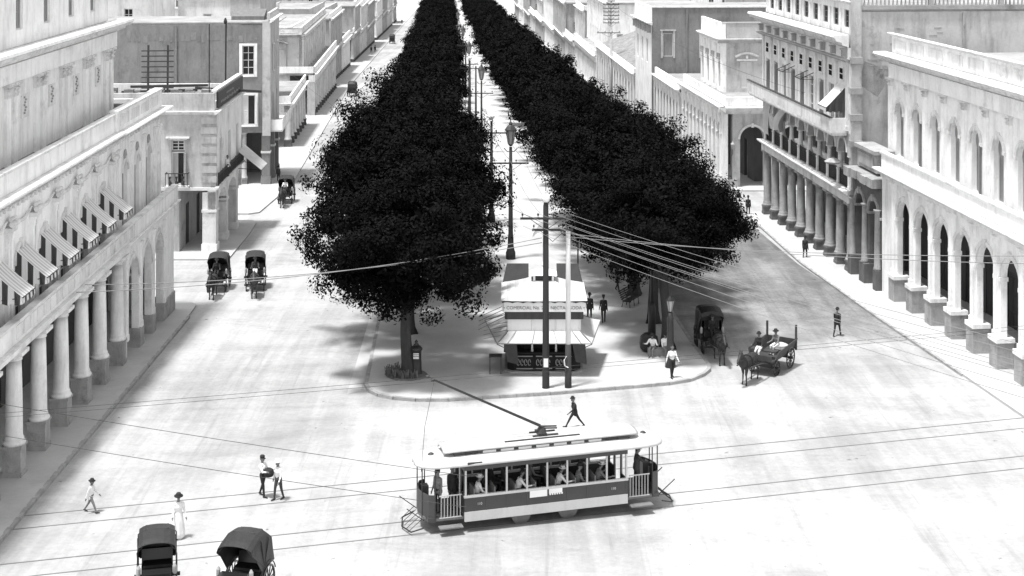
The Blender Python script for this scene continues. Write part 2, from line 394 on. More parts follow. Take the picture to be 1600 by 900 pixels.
def doorway(b, T, u, y, z, w, h, m='wood_dark'):
    def mk():
        d = MB().box(-w/2,w/2,.04,.1,0,h)
        for sx in (-1,1):
            for k in range(3):
                x0, x1 = (.06,w/2-.06) if sx > 0 else (-w/2+.06,-.06); z0 = .12+(h-.2)*k/3
                d.box(x0,x1,.015,.04,z0,z0+(h-.2)/3-.12)
        return d.box(-w/2-.1,-w/2,0,.16,0,h+.1).box(w/2,w/2+.1,0,.16,0,h+.1).box(-w/2,w/2,0,.16,h,h+.1).mesh('door', m)
    return b.place('door', cached(('door',w,h,m), mk), T, (u,y,z))
CORN = [(0,0),(0,1),(-.95,1),(-1,.82),(-.86,.7),(-.8,.52),(-.45,.40),(-.4,.2),(-.12,.12)]
def cornice(b, name, T, u0, u1, y, z, h, pj, m, parent=None):
    mb = MB(); mb.T = T; mb.prof(u0, u1, [(y+a*pj, z+c*h) for a, c in CORN][::-1])
    return b.put(name, mb, m, parent)
def box(b, name, T, u0, u1, y0, y1, z0, z1, m, parent=None):
    mb = MB(); mb.T = T; mb.box(u0,u1,y0,y1,z0,z1); return b.put(name, mb, m, parent)
def column(b, u, y, ztop, r, ped_h, pw, zb=0., m='plaster_white', pm='stone_base', cap='tuscan'):
    """free standing column: base + shaft, pedestal and capital as its pieces"""
    h = ztop - zb - ped_h; ch = .9*r*2*.55 if cap == 'tuscan' else 1.9*r
    key = ('col', round(h,2), r, m)
    def mk():
        p = [(r*1.3,0),(r*1.38,.08),(r*1.3,.16),(r*1.12,.2),(r*1.2,.27),(r*1.08,.34),(r*1.03,.42)]
        for k in range(1,7): p.append((r*(1.03-.17*(k/6)**1.6), .42+(h-ch-.42)*k/6))
        p += [(r*.98,h-ch-.06),(r*.98,h-ch)]
        return MB().lathe(p, 20).mesh('column', m, True)
    o = b.place('column', cached(key, mk), None, (u, y, zb+ped_h))
    obj('pedestal', cached(('ped',ped_h,pw,pm), lambda: MB().box(-pw/2,pw/2,-pw/2,pw/2,-ped_h-1.2,-.12).box(-pw*.56,pw*.56,-pw*.56,pw*.56,-.12,0).box(-pw*.55,pw*.55,-pw*.55,pw*.55,-ped_h-1.2,-ped_h+.22).mesh('pedestal', [pm])), o)
    def cp():
        mb = MB()
        if cap == 'tuscan': mb.lathe([(r*.9,0),(r*.95,.05),(r*1.25,ch*.5),(r*1.3,ch*.55)],20).box(-r*1.4,r*1.4,-r*1.4,r*1.4,ch*.55,ch)
        else:
            mb.lathe([(r*.86,0),(r*.95,.06),(r*.9,ch*.3),(r*1.15,ch*.45),(r*1.0,ch*.55),(r*1.35,ch*.85)],16).box(-r*1.45,r*1.45,-r*1.45,r*1.45,ch*.85,ch)
            for i in range(4):
                a = math.pi/4+i*math.pi/2; mb.box(r*1.15*math.cos(a)-.07,r*1.15*math.cos(a)+.07,r*1.15*math.sin(a)-.07,r*1.15*math.sin(a)+.07,ch*.55,ch*.85)
        return mb.mesh('capital', m)
    obj('capital', cached(('cap',r,m,cap), cp), o, (0,0,h-ch))
    return o
def pilaster(b, T, u, y, z0, z1, w, pj, m, cap=True, parent=None):
    mb = MB(); mb.T = T
    mb.box(u-w/2,u+w/2,y-pj,y-.002,z0+.35,z1-.45).box(u-w*.6,u+w*.6,y-pj*1.35,y-.002,z0,z0+.35).box(u-w*.55,u+w*.55,y-pj*1.2,y-.002,z1-.45,z1-.33)
    if cap:
        mb.box(u-w*.68,u+w*.68,y-pj*1.6,y-.002,z1-.13,z1).box(u-w*.58,u+w*.58,y-pj*1.3,y-.002,z1-.33,z1-.13)
    return b.put('pilaster', mb, m, parent)
def corinthian(b, T, u, y, z0, z1, w, pj, m):
    """flat pilaster with a leafy capital"""
    mb = MB(); mb.T = T; hc = w*1.15
    mb.box(u-w/2,u+w/2,y-pj,y-.002,z0,z1-hc)
    p = b.put('pilaster', mb, m)
    c = MB(); c.T = T
    c.box(u-w*.75,u+w*.75,y-pj*1.9,y-.002,z1-.14,z1).box(u-w*.45,u+w*.45,y-pj*1.1,y-.002,z1-hc,z1-.14)
    for row, (zz, n, out) in enumerate(((0,4,.06),(.36,3,.10),(.66,2,.17))):
        for k in range(n):
            a = u - w*.5 + w*(k+.5)/n; q = w/n*.42
            zb = z1-hc+hc*zz
            c.add([(a-q,y-pj*1.1,zb),(a+q,y-pj*1.1,zb),(a+q*1.1,y-pj*1.1-out*.6,zb+hc*.24),(a-q*1.1,y-pj*1.1-out*.6,zb+hc*.24),(a,y-pj*1.1-out*1.5,zb+hc*.22)],[(0,1,2,3),(3,2,4)])
            c.box(a-q*.8,a+q*.8,y-pj*1.1-out,y-pj*1.1,zb+hc*.2,zb+hc*.28)
    b.put('capital', c, 'moulding', p)
    return p
def archivolt(b, T, u, y, zs, r, w, pj, m, parent=None, seg=12):
    mb = MB(); mb.T = T; P = []
    for i in range(seg+1):
        a = math.pi*i/seg; c, s_ = -math.cos(a), math.sin(a)
        P += [(u+r*c, y-.002, zs+r*s_),(u+r*c, y-pj, zs+r*s_),(u+(r+w)*c, y-pj, zs+(r+w)*s_),(u+(r+w)*c, y-.002, zs+(r+w)*s_)]
    fs = [(4*i+j, 4*i+(j+1)%4, 4*i+4+(j+1)%4, 4*i+4+j) for i in range(seg) for j in range(4)]
    mb.add(P, fs); mb.box(u-.12,u+.12,y-pj*1.7,y-.002,zs+r-.12,zs+r+w+.1)
    return b.put('archivolt', mb, m, parent)
def railing(b, T, u0, u1, y, z, h=.95, step=.13, m='iron', name='railing', posts=2.2, parent=None):
    mb = MB(); mb.T = T
    mb.box(u0,u1,y-.03,y+.03,z+h-.05,z+h).box(u0,u1,y-.02,y+.02,z+.08,z+.11).box(u0,u1,y-.015,y+.015,z+h-.2,z+h-.175)
    n = max(1,int((u1-u0)/step))
    for k in range(n+1):
        x = u0 + (u1-u0)*k/n; mb.box(x-.011,x+.011,y-.011,y+.011,z+.02,z+h-.05)
    n = max(1,round((u1-u0)/posts))
    for k in range(n+1):
        x = u0 + (u1-u0)*k/n; mb.box(x-.035,x+.035,y-.035,y+.035,z,z+h+.06)
    return b.put(name, mb, m, parent)
BAL = [(.05,0),(.07,.04),(.05,.1),(.085,.25),(.055,.45),(.045,.58),(.07,.66),(.06,.7)]
def balustrade(b, T, u0, u1, y, z, m='moulding', h=1.0, bay=2.6, w=.2, step=.26):
    mb = MB(); mb.T = T
    mb.box(u0,u1,y-w/2,y+w/2,z,z+.15).box(u0,u1,y-w/2-.03,y+w/2+.03,z+h-.14,z+h)
    n = max(1,round((u1-u0)/bay))
    for k in range(n+1):
        x = u0 + (u1-u0)*k/n; mb.box(x-.17,x+.17,y-w/2-.05,y+w/2+.05,z+.002,z+h+.08)
        if k < n:
            L = (u1-u0)/n - .4; c = max(1,int(L/step))
            for j in range(c): mb.lathe([(r_,zz*(h-.29)/.7) for r_, zz in BAL], 6, x+.2+L*(j+.5)/c, y, cz=z+.15)
    return b.put('balustrade', mb, m)
def roof(b, u0, u1, y0, y1, z, m='roof_deck', t=.3): return box(b, 'roof', None, u0, u1, y0, y1, z-t, z, m)
def lean_awning(b, T, u0, u1, y, ztop, zlow, out, mt='awning_top', msd='awning_side', mf='awning_stripe'):
    """striped canvas awning: sloping sheet, side curtains, scalloped valance, two arms"""
    mb = MB(); n = 8; w = u1-u0
    V = []; Fc = []
    for i in range(n+1):
        for j in range(5):
            f_ = j/4; V.append((w*i/n, -out*f_, -(ztop-zlow)*f_ - .06*math.sin(math.pi*f_) - .02*math.sin(math.pi*i/n*6)))
    for i in range(n):
        for j in range(4): Fc.append((i*5+j, i*5+j+1, i*5+j+6, i*5+j+5))
    mb.add(V, Fc)
    T0 = (T or Matrix()) @ Matrix.Translation((u0,y,ztop))
    o = b.put('awning', mb, mt); o.matrix_local = T0
    sd_ = MB()
    for x in (0, w):
        sd_ = MB(); V = []; m_ = 9
        for i in range(m_+1):
            f_ = i/m_; yy = -out*f_; zt = -(ztop-zlow)*f_-.03; zb = -(ztop-zlow)*1.05-.25+.05*math.sin(i*2.4)
            wob = .06*math.sin(i*2.1)*(.4+f_); V += [(x, yy, zt),(x+wob, yy, zb)]
        sd_.add(V, [(2*i,2*i+1,2*i+3,2*i+2) for i in range(m_)])
        obj('side_curtain', sd_.mesh('side_curtain', msd), o)
    va = MB(); V = []; m_ = 16
    for i in range(m_+1): V += [(w*i/m_, -out-.004, -(ztop-zlow)), (w*i/m_, -out-.02, -(ztop-zlow)-.24-.06*abs(math.sin(i*math.pi/2)))]
    va.add(V, [(2*i,2*i+1,2*i+3,2*i+2) for i in range(m_)])
    obj('valance', va.mesh('valance', mf), o)
    ar = MB()
    for x in (.03, w-.03): ar.bar((x,0,-(ztop-zlow)-.2),(x,-out,-(ztop-zlow)-.02),.04)
    ar.bar((0,-out,-(ztop-zlow)-.01),(w,-out,-(ztop-zlow)-.01),.04)
    obj('awning_frame', ar.mesh('awning_frame','iron'), o)
    return o
# ================================================================== LEFT SIDE
# ---- near palace: colonnade, awnings, set-back upper storey
b = Bld('colonnaded_palace', 'big pale palace at far left, round street columns, striped awnings, pilastered top storey', 'L', (-20.95-.4,56), (-21.72,98.9))
L = b.L; u = b.u; z = b.z
ze, zp = 3.70, 5.36                        # entablature underside and parapet top (world heights)
cols = [71.07-3.62*k for k in (4,3,2,1)] + [71.07,74.7,78.35,81.9,85.65]
for Y in cols: column(b, u(Y), .42, z(ze), .37, 1.35, .82, b.gl(u(Y))+.14, pm='pedestal_shade_stone')
ub = u(86.15)
mb = MB().wall(ub, L, -2.4, z(ze), .06, .42, [(u(86.5),u(89.3),-2.4,z(3.2),1.35),(u(90.15),u(92.55),-2.4,z(3.2),1.2),(u(93.3),u(95.65),-2.4,z(3.2),1.17)])
b.put('arcade_wall', mb, 'plaster_white')
for Y0, Y1 in ((89.3,90.15),(92.55,93.3),(95.65,98.9)):
    o = box(b,'pier_base',None,u(Y0)-.09,u(Y1)+(.09 if Y1 < 98 else -.02),-.04,.86,-2.4,b.gl(u(Y0))+1.25,'pedestal_shade_stone')
for Y, r_ in ((87.9,1.35),(91.35,1.2),(94.48,1.17)):
    archivolt(b,None,u(Y),.06,z(3.2)-r_,r_*.985+.02,.16,.07,'moulding')
for Y in (86.3,89.72,92.92,95.85):
    mb = MB().box(u(Y)-.35,u(Y)+.35,-.02,.80,z(1.72),z(1.9)); b.put('impost', mb, 'moulding')
    pilaster(b,None,u(Y),.06,b.gl(u(Y))+1.25,z(ze),.34,.10,'plaster_white')
box(b,'entablature',None,-.2,L,.05,.85,z(ze),z(ze)+.55,'plaster_white')
cornice(b,'cornice',None,-.2,L+.3,.05,z(ze)+.35,.3,.42,'moulding')
box(b,'terrace_parapet',None,-.2,u(87.4),-.12,.1,z(ze)+.66,z(zp)-.12,'plaster_white')
box(b,'terrace_parapet',None,u(87.4)+.03,L+.12,-.18,.1,z(ze)+.66,z(zp)-.12,'plaster_white')
box(b,'parapet_coping',None,-.2,L+.15,-.22,.18,z(zp)-.115,z(zp),'moulding')
for k in range(24):                         # sunk panels of the parapet
    u0 = u(66)+k*1.0; box(b,'parapet_panel',None,u0+.06,u0+.94,-.155,-.122,z(ze)+.82,z(zp)-.24,'moulding') if u0 < u(87) else None
box(b,'portico_ceiling',None,-.2,L,.852,4.2,z(ze)+.3,z(ze)+.5,'plaster_pale')
mb = MB().wall(-.2, L, -2.4, z(ze)+.3, 4.2, .4, [(u(Y)-.9,u(Y)+.9,b.gl(u(Y)),b.gl(u(Y))+3.6,0) for Y in (65.6,69.2,72.9,76.5,80.1,83.8,87.9,91.4,94.5)])
b.put('portico_back_wall', mb, 'interior_shade')
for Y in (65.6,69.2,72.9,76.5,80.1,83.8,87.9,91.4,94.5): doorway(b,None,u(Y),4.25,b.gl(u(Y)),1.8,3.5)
# first floor
rc = .95; zt = 9.95
bays = [66.4,70.0,73.65,77.25,80.9,84.5]
ops = [(u(Y)-.75,u(Y)+.75,z(4.25),z(7.75),.75) for Y in bays]
ops += [(u(Y)-.6,u(Y)+.6,z(4.5),z(8.4),.6) for Y in (89.6,92.6,95.6)]
mb = MB().wall(-.2, L, z(ze)+.5, z(zt), rc, .5, ops); b.put('wall', mb, 'plaster_white')
for Y in bays:
    window(b,None,u(Y),rc+.2,z(4.25),1.5,2.7,'tall'); archivolt(b,None,u(Y),rc,z(7.0),.78,.2,.1,'moulding')
    f = MB().lathe([(.74,0),(.74,.03)],20); 
    T = Matrix.Translation((u(Y),rc+.3,z(7.0))) @ Matrix.Rotation(R(90),4,'X'); f.T = T; f.v = [tuple(T@Vector(p)) for p in f.v]; f.T = None
    b.put('fanlight', f, 'glass_dark')
    lean_awning(b,None,u(Y)-.75,u(Y)+.95,rc-.05,z(7.68),z(6.45),1.42)
for Y in (89.6,92.6,95.6):
    window(b,None,u(Y),rc+.2,z(4.5),1.2,3.3,'shut',sm='shutter_grey'); archivolt(b,None,u(Y),rc,z(7.8),.63,.18,.1,'moulding')
    mb = MB().lathe([(.3,0),(.34,.05),(.22,.09),(.1,.12)],14); T = Matrix.Translation((u(Y),rc-.0,z(8.75))) @ Matrix.Rotation(R(90),4,'X'); mb.v = [tuple(T@Vector(p)) for p in mb.v]
    b.put('rosette', mb, 'moulding_dark')
for Y in (64.6,68.2,71.8,75.4,79.05,82.7,86.3):
    for d_ in (-.22,.22): pilaster(b,None,u(Y)+d_,rc,z(4.2),z(8.75),.26,.16,'plaster_white')
    mb = MB()                                # scrolled console with garland over the pilasters
    mb.box(u(Y)-.42,u(Y)+.42,rc-.34,rc-.002,z(8.76),z(8.95)).tube([(u(Y)-.4,rc-.34,z(9.1)),(u(Y)+.4,rc-.34,z(9.1))],.13,8).tube([(u(Y)-.34,rc-.26,z(9.32)),(u(Y)+.34,rc-.26,z(9.32))],.09,8)
    b.put('console', mb, 'moulding')
    mb = MB(); mb.tube([(u(Y)+.4+2.8*i/8, rc-.12, z(9.25)-.34*math.sin(math.pi*i/8)) for i in range(9)],[.03,.05,.06,.08,.08,.08,.06,.05,.03],6)
    b.put('garland', mb, 'moulding') if Y < 86 else None
for Y in (87.9,91.1,94.1,97.2,98.4): pilaster(b,None,u(Y),rc,z(4.2),z(9.3),.42,.14,'plaster_white')
cornice(b,'main_cornice',None,-.2,u(87.3),rc,z(zt),.42,.62,'moulding')
cornice(b,'main_cornice',None,u(87.3)+.02,L+.5,rc,z(zt)+.02,.42,.78,'moulding')
for k in range(60):
    box(b,'dentil',None,u(60)+k*.64,u(60)+k*.64+.22,rc-.3,rc-.002,z(zt)-.2,z(zt)-.01,'moulding') if u(60)+k*.64 < L else None
box(b,'roof_parapet',None,-.2,u(87.3),rc+.02,rc+.28,z(zt)+.4,z(11.3),'plaster_white')
box(b,'roof_parapet',None,u(87.3)+.03,L,rc-.12,rc+.28,z(zt)+.4,z(11.45),'plaster_white')
box(b,'parapet_coping',None,-.2,u(87.3),rc-.06,rc+.36,z(11.3),z(11.42),'moulding')
box(b,'parapet_coping',None,u(87.3)+.03,L+.05,rc-.2,rc+.36,z(11.45),z(11.58),'moulding')
for k in range(4): box(b,'parapet_panel',None,u(88)+k*2.55,u(88)+k*2.55+2.1,rc-.16,rc-.122,z(10.65),z(11.25),'moulding')
roof(b,-.2,L,rc+.28,16,z(10.6),'rubble')
T = b.side_T(0)
mb = MB().wall(0,1,0,1,0,.1) ; del mb
mb = MB(); mb.box(L-.4,L-.02,rc+.5,16,-2.4,z(10.9)); b.put('end_wall', mb, 'plaster_pale')
box(b,'back_wall',None,-.2,L-.4,15.6,16,-2.4,z(10.9),'plaster_pale')
# set-back top storey
us = u(95.2); ys = 3.0
mb = MB().wall(-.2,us,z(10.3),z(15.1),ys,.4,[]); b.put('upper_wall', mb, 'plaster_white')
box(b,'upper_end_wall',None,us-.4,us,ys+.4,14,z(10.3),z(16.3),'plaster_white')
for k, Y in enumerate((70.2,74.9,79.6,84.3,89.0,93.6)):
    for d_ in (-.55,.55): corinthian(b,None,u(Y)+d_,ys,z(10.3),z(14.6),.62,.18,'plaster_white')
    if Y < 93:
        uu = u(Y)+u(2.35)-u(0); mb = MB().box(uu-.55,uu+.55,ys-.07,ys-.002,z(12.6),z(13.75)); p = b.put('relief_panel', mb, 'moulding')
        mb = MB()
        for i in range(7): mb.box(uu-.3+.12*(i%3),uu-.2+.12*(i%3)+.03,ys-.13,ys-.071,z(12.8)+.13*i,z(12.8)+.13*i+.1)
        b.put('ornament', mb, 'moulding_dark', p)
box(b,'frieze',None,-.2,us,ys-.22,ys-.002,z(14.6),z(15.5),'plaster_white')
cornice(b,'top_cornice',None,-.2,us+.9,ys-.1,z(15.5),.75,1.0,'moulding')
mb = MB().wall(-.2,us-.3,z(16.2),z(19.5),ys+.25,.3,[(u(Y)-.55,u(Y)+.55,z(17.0),z(18.9),0) for Y in (72.6,77.3,82,86.7,91.3)]); b.put('attic_wall', mb, 'plaster_white')
for Y in (72.6,77.3,82,86.7,91.3): window(b,None,u(Y),ys+.35,z(17.0),1.1,1.9,'shut',sm='shutter_grey')
roof(b,-.2,us-.3,ys+.3,14,z(19.4))
box(b,'attic_end_wall',None,us-.6,us-.31,ys+.55,14,z(16.3),z(19.0),'plaster_white')

# ---- small corner house with dark sign board
b = Bld('corner_house', 'small white corner house with dark sign board on its parapet and one balconied side window', 'L', (-22.75,118.0), (-22.95,130.6))
L = b.L; u = b.u; z = b.z; T = b.side_T(14)      # side wall, 14 m deep: u' = 14 at the street corner
zf = 1.75
for k, Y in enumerate((118.0,122.9,127.7)):
    g = b.gl(u(Y)); w = 1.15 if k == 0 else .75
    o = box(b,'pier',None,u(Y),u(Y)+w,0,w*.9,-1.5,z(1.35),'plaster_pale')
    box(b,'pier_base',None,u(Y)-.07,u(Y)+w+.07,-.07,w*.9+.07,-1.5,g+.7,'plaster_white',o)
    box(b,'impost',None,u(Y)-.06,u(Y)+w+.06,-.06,w*.9+.06,z(-.2),z(0),'moulding',o)
mb = MB().wall(0,L,z(-.3),z(1.5),.02,.6,[(u(119.2),u(122.9),z(-.3),z(1.15),1.0),(u(123.7),u(127.7),z(-.3),z(1.15),1.0),(u(128.5),L-.4,z(-.3),z(1.15),.9)]); b.put('arcade_wall',mb,'plaster_white')
cornice(b,'string_course',None,-.3,L+.2,.02,z(1.5),.28,.3,'moulding')
ops = [(u(Y)-.6,u(Y)+.6,z(2.1),z(5.2),0) for Y in (120.6,124.6,128.4)]
b.put('wall', MB().wall(.42,L,z(1.78),z(7.3),.05,.4,ops),'plaster_white')
for Y in (120.6,124.6,128.4): window(b,None,u(Y),.2,z(2.1),1.2,3.1,'shut')
mb = MB(); mb.T = T; mb.wall(0,13.6,z(1.5),z(7.3),0,.4,[(10.6,11.6,z(1.95),z(5.4),0)]); b.put('side_wall',mb,'plaster_mid')  # flank colour greyed below the white front to offset sun on this side
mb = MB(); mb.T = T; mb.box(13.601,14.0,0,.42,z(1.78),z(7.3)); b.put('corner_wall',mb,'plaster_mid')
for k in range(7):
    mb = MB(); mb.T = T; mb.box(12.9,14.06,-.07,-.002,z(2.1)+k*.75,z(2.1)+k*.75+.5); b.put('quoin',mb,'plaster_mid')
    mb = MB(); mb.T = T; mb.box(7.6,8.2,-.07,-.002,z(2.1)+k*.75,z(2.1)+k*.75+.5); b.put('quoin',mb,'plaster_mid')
window(b,T,11.1,.12,z(1.95),1.0,2.5,'ajar'); window(b,T,11.1,.12,z(4.55),1.0,.8,'glass')
mb = MB(); mb.T = T; mb.box(10.2,12.0,-.28,-.002,z(5.5),z(5.62)).box(10.4,11.8,-.14,-.003,z(5.4),z(5.5)); b.put('window_hood',mb,'moulding')
mb = MB(); mb.T = T; mb.box(10.2,12.0,-.62,-.002,z(1.78),z(1.9)); p = b.put('balcony',mb,'moulding')
mb = MB(); mb.T = T
for k in range(8): mb.box(10.25+k*.24,10.29+k*.24,-.6,-.56,z(1.9),z(2.85))
mb.box(10.22,11.98,-.61,-.55,z(2.85),z(2.91)).box(10.22,10.28,-.6,0,z(2.85),z(2.91)).box(11.92,11.98,-.6,0,z(2.85),z(2.91))
for k in range(3): mb.lathe([(.05,0),(.13,.2),(.05,.45),(.1,.7)],8,10.6+k*.5,-.58,cz=z(1.95))
b.put('balcony_railing',mb,'iron',p)
mb = MB(); mb.T = T; mb.wall(0,11.2,-1.5,z(1.5),.0,.35,[(9.2,10.4,-1.5,b.gl(0)+3.9,0),(6,7.2,-1.5,b.gl(0)+3.6,0)]); b.put('ground_floor_wall',mb,'plaster_mid')
doorway(b,T,9.8,.08,b.gl(0),1.2,3.8); doorway(b,T,6.6,.08,b.gl(0),1.2,3.5)
mb = MB(); mb.T = T; mb.box(9.0,14.1,-.16,-.002,z(1.5),z(1.72)); b.put('string_course',mb,'moulding')
b.put('portico_back_wall',MB().wall(.36,L,-1.5,z(1.5),2.8,.3,[(u(120.5),u(122),-1.5,b.gl(3)+3.4,0),(u(125),u(126.4),-1.5,b.gl(6)+3.4,0)]),'plaster_mid')
doorway(b,None,u(121.25),2.85,b.gl(3),1.4,3.3); doorway(b,None,u(125.7),2.85,b.gl(6),1.3,3.3)
cornice(b,'cornice',None,-.4,L+.3,.05,z(7.3),.32,.42,'moulding')
mb = MB(); mb.T = T; mb.prof(0,14.0,[(a*.3,z(7.3)+c*.3) for a,c in CORN][::-1]); b.put('cornice',mb,'moulding')
box(b,'parapet',None,.36,L,.06,.3,z(7.62),z(8.2),'plaster_white'); box(b,'parapet_coping',None,.3,L,.0,.4,z(9.02),z(9.16),'moulding')
mb = MB(); mb.T = T; mb.box(0,13.9,.02,.3,z(7.6),z(8.95)); b.put('parapet',mb,'plaster_mid')
s_ = box(b,'sign_board',None,.5,L-.3,-.12,.05,z(7.75),z(9.0),'sign_dark'); 
mb = MB()                                      # weathered strokes of the lettering, no longer readable
for k in range(16): 
    u0 = 1.6+k*.56; mb.box(u0,u0+.3,-.135,-.121,z(8.02)+.05*math.sin(k*2.),z(8.2)+.05*math.sin(k*3.))
for k in range(7):
    u0 = 4.2+k*.5; mb.box(u0,u0+.26,-.135,-.121,z(8.45),z(8.6)+.05*math.sin(k*3.))
obj('worn_lettering', mb.mesh('worn_lettering','shutter_grey'), s_)
roof(b,.3,L,.3,14,z(7.75),'rubble')
box(b,'back_wall',None,0,L,13.7,14,-1.5,z(8.3),'plaster_pale'); box(b,'end_wall',None,L-.3,L,.45,13.7,-1.5,z(8.3),'plaster_pale')
# sun sheet over the far end of its arcade
mb = MB(); A_ = [(L-.3,.1,z(2.7)),(L+3.4,.1,z(2.2))]; 
mb.hexa([(L-2.6,-.1,z(2.9)),(L-2.6,-2.0,z(1.35)),(L+.9,-2.0,z(1.3)),(L+.9,-.1,z(2.9))],[(L-2.6,-.1,z(2.95)),(L-2.6,-2.0,z(1.4)),(L+.9,-2.0,z(1.35)),(L+.9,-.1,z(2.95))]); o = b.put('awning',mb,'canvas_white')
mb = MB(); mb.bar((L-2.5,-1.95,z(1.35)),(L-2.5,.0,z(1.5)),.05).bar((L+.8,-1.95,z(1.3)),(L+.8,.0,z(1.5)),.05); b.put('awning_frame',mb,'iron',o)
railing(b,None,.4,L,-.12,z(1.78),.95)

# rooftop clutter seen over that house
def wrap(name, label, cat, mb, m, loc=(0,0,0), **k): return put(name, mb, m, label=label, cat=cat, loc=loc, **k)
mb = MB()
for x in (0,1.55): mb.bar((x,0,-.0),(x+.04,0,4.6),.14)
for k in range(8): mb.bar((-.5,-.06,1.2+k*.42),(2.05,-.06,1.22+k*.42),.07,.09)
mb.bar((.1,-.05,0),(1.4,-.05,1.2),.08).bar((-.6,.4,0),(.1,0,1.3),.08)
wrap('timber_rack','dark timber ladder-like rack standing on the rubble roof before grey wall','rack',mb,'wood_dark',(-28.8,121.5,7.75))
mb = MB().tube([(0,0,0),(0,0,6.3)],.045,6).tube([(-.15,0,1.8),(.15,0,1.8)],.03,5)
wrap('roof_mast','thin dark mast on the corner house roof, left one of two','mast',mb,'pole_dark',(-23.85,121.0,7.75))
mb = MB().tube([(0,0,0),(.05,0,6.1)],.07,6).lathe([(.1,5.9),(.16,6.1),(.06,6.4)],8)
wrap('roof_mast','thicker dark mast on the corner house roof, right one of two','mast',mb,'pole_dark',(-23.6,126.5,7.75))
mb = MB().bar((0,0,0),(6.2,.4,.15),.3,.22).bar((6.0,.5,.3),(11.5,.6,.0),.24,.2).bar((.5,1,.35),(7,.8,.5),.2)
wrap('roof_beam_pile','dark timber beams lying across the rubble roof beside the rack','timber',mb,'wood_dark',(-32.4,127.5,7.9))
mb = MB(); r2 = random.Random(3)
for k in range(60):
    x, y, s__ = r2.uniform(0,9), r2.uniform(0,5), r2.uniform(.12,.5); mb.box(x,x+s__*1.6,y,y+s__,0,s__*r2.uniform(.5,1.2))
wrap('roof_debris','heap of broken masonry on the flat roof before the grey wall','debris',mb,'rubble',(-33.5,122.5,7.75),kind='stuff')
mb = MB(); r2 = random.Random(5)
for k in range(40):
    x, y, s__ = r2.uniform(0,2.6), r2.uniform(0,6), r2.uniform(.1,.4); mb.box(x,x+s__*1.6,y,y+s__,0,s__*r2.uniform(.5,1.2))
wrap('roof_debris','broken masonry on the palace roof beside its top storey','debris',mb,'rubble',(-27.6,90.8,10.6),kind='stuff')

# ---- tall grey house
b = Bld('grey_house', 'tall grey rendered house with blank stained flank, two stacked side windows and street balconies', 'L', (-24.0,152.4), (-24.5,161.6))
L = b.L; u = b.u; z = b.z; D = 24; T = b.side_T(D)
zb_, zt = .95, 11.8
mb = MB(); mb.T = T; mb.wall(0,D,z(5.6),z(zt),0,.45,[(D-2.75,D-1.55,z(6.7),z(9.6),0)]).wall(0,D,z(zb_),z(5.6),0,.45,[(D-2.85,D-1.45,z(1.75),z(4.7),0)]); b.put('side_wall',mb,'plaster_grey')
window(b,T,D-2.15,.1,z(6.7),1.2,2.9,'glass',fm='frame_white'); window(b,T,D-2.15,.1,z(1.75),1.4,2.95,'ajar',sm='frame_white')
for (a,c,za,zc) in ((D-2.75,D-1.55,6.7,9.6),(D-2.85,D-1.45,1.75,4.7)):
    mb = MB(); mb.T = T; mb.box(a-.28,a,-.05,-.002,z(za)-.2,z(zc)+.2).box(c,c+.28,-.05,-.002,z(za)-.2,z(zc)+.2).box(a-.002,c+.002,-.05,-.002,z(zc),z(zc)+.2).box(a-.002,c+.002,-.09,-.002,z(za)-.2,z(za)-.002); b.put('window_surround',mb,'plaster_white')
mb = MB(); mb.T = T; mb.box(D-.75,D+.05,-.12,-.002,z(zb_)-.3,z(zt)+.2); b.put('corner_pilaster',mb,'plaster_mid')
r2 = random.Random(11)
for k in range(26):
    mb = MB(); mb.T = T; a = D-14+k*.52; mb.box(a,a+r2.uniform(.2,.5),-.02,-.002,z(10.0)+r2.uniform(-.1,.2),z(10.7)+r2.uniform(-.25,.3)); b.put('peeled_render',mb,'plaster_grey' if k % 3 else 'stone_base')
b.put('wall',MB().wall(.45,L,z(zb_),z(zt),.0,.4,[(u(Y)-.55,u(Y)+.55,z(a),z(a+h_),0) for Y in (155.2,158.9) for a,h_ in ((1.6,3.),)]),'plaster_mid')
for Y in (155.2,158.9): window(b,None,u(Y),.1,z(1.6),1.1,3.0,'shut')
for Y in (155.2,158.9):
    o = window(b,None,u(Y),-.16,z(6.8),1.1,2.8,'shut')
p = box(b,'balcony',None,.3,L,-1.2,-.002,z(zb_)+.05,z(zb_)+.22,'moulding'); box(b,'balcony_front',None,.3,L,-1.2,-1.12,z(zb_)+.225,z(zb_)+1.25,'plaster_white',p); box(b,'balcony_front',None,.22,.3,-1.2,-.002,z(zb_)+.225,z(zb_)+1.25,'plaster_white',p)
for Y in (152.5,157,161): 
    g = b.gl(u(Y)); o = box(b,'pier',None,u(Y),u(Y)+.8,0.05,.85,-1.2,z(zb_),'plaster_grey'); box(b,'pier_base',None,u(Y)-.08,u(Y)+.88,-.03,.93,-1.2,g+.9,'stone_base',o); box(b,'impost',None,u(Y)-.07,u(Y)+.87,-.02,.92,z(-1.1),z(-.9),'moulding',o)
for yy in (2.6,5.2): column(b,.5,yy,z(zb_),.24,.7,.6,0,m='plaster_mid')
b.put('portico_back_wall',MB().wall(.5,L,-1.2,z(zb_),3.4,.3,[]),'interior_shade'); mb = MB(); mb.T = T; mb.wall(0,D-6.0,-1.2,z(zb_),2.4,.3,[(D-9,D-7.6,-1.2,3.4,0)]); b.put('ground_floor_wall',mb,'plaster_mid')
cornice(b,'cornice',None,-.3,L+.2,.0,z(zt),.4,.45,'moulding')
box(b,'parapet',None,.35,L,.05,.35,z(zt)+.4,z(zt)+1.0,'plaster_mid')
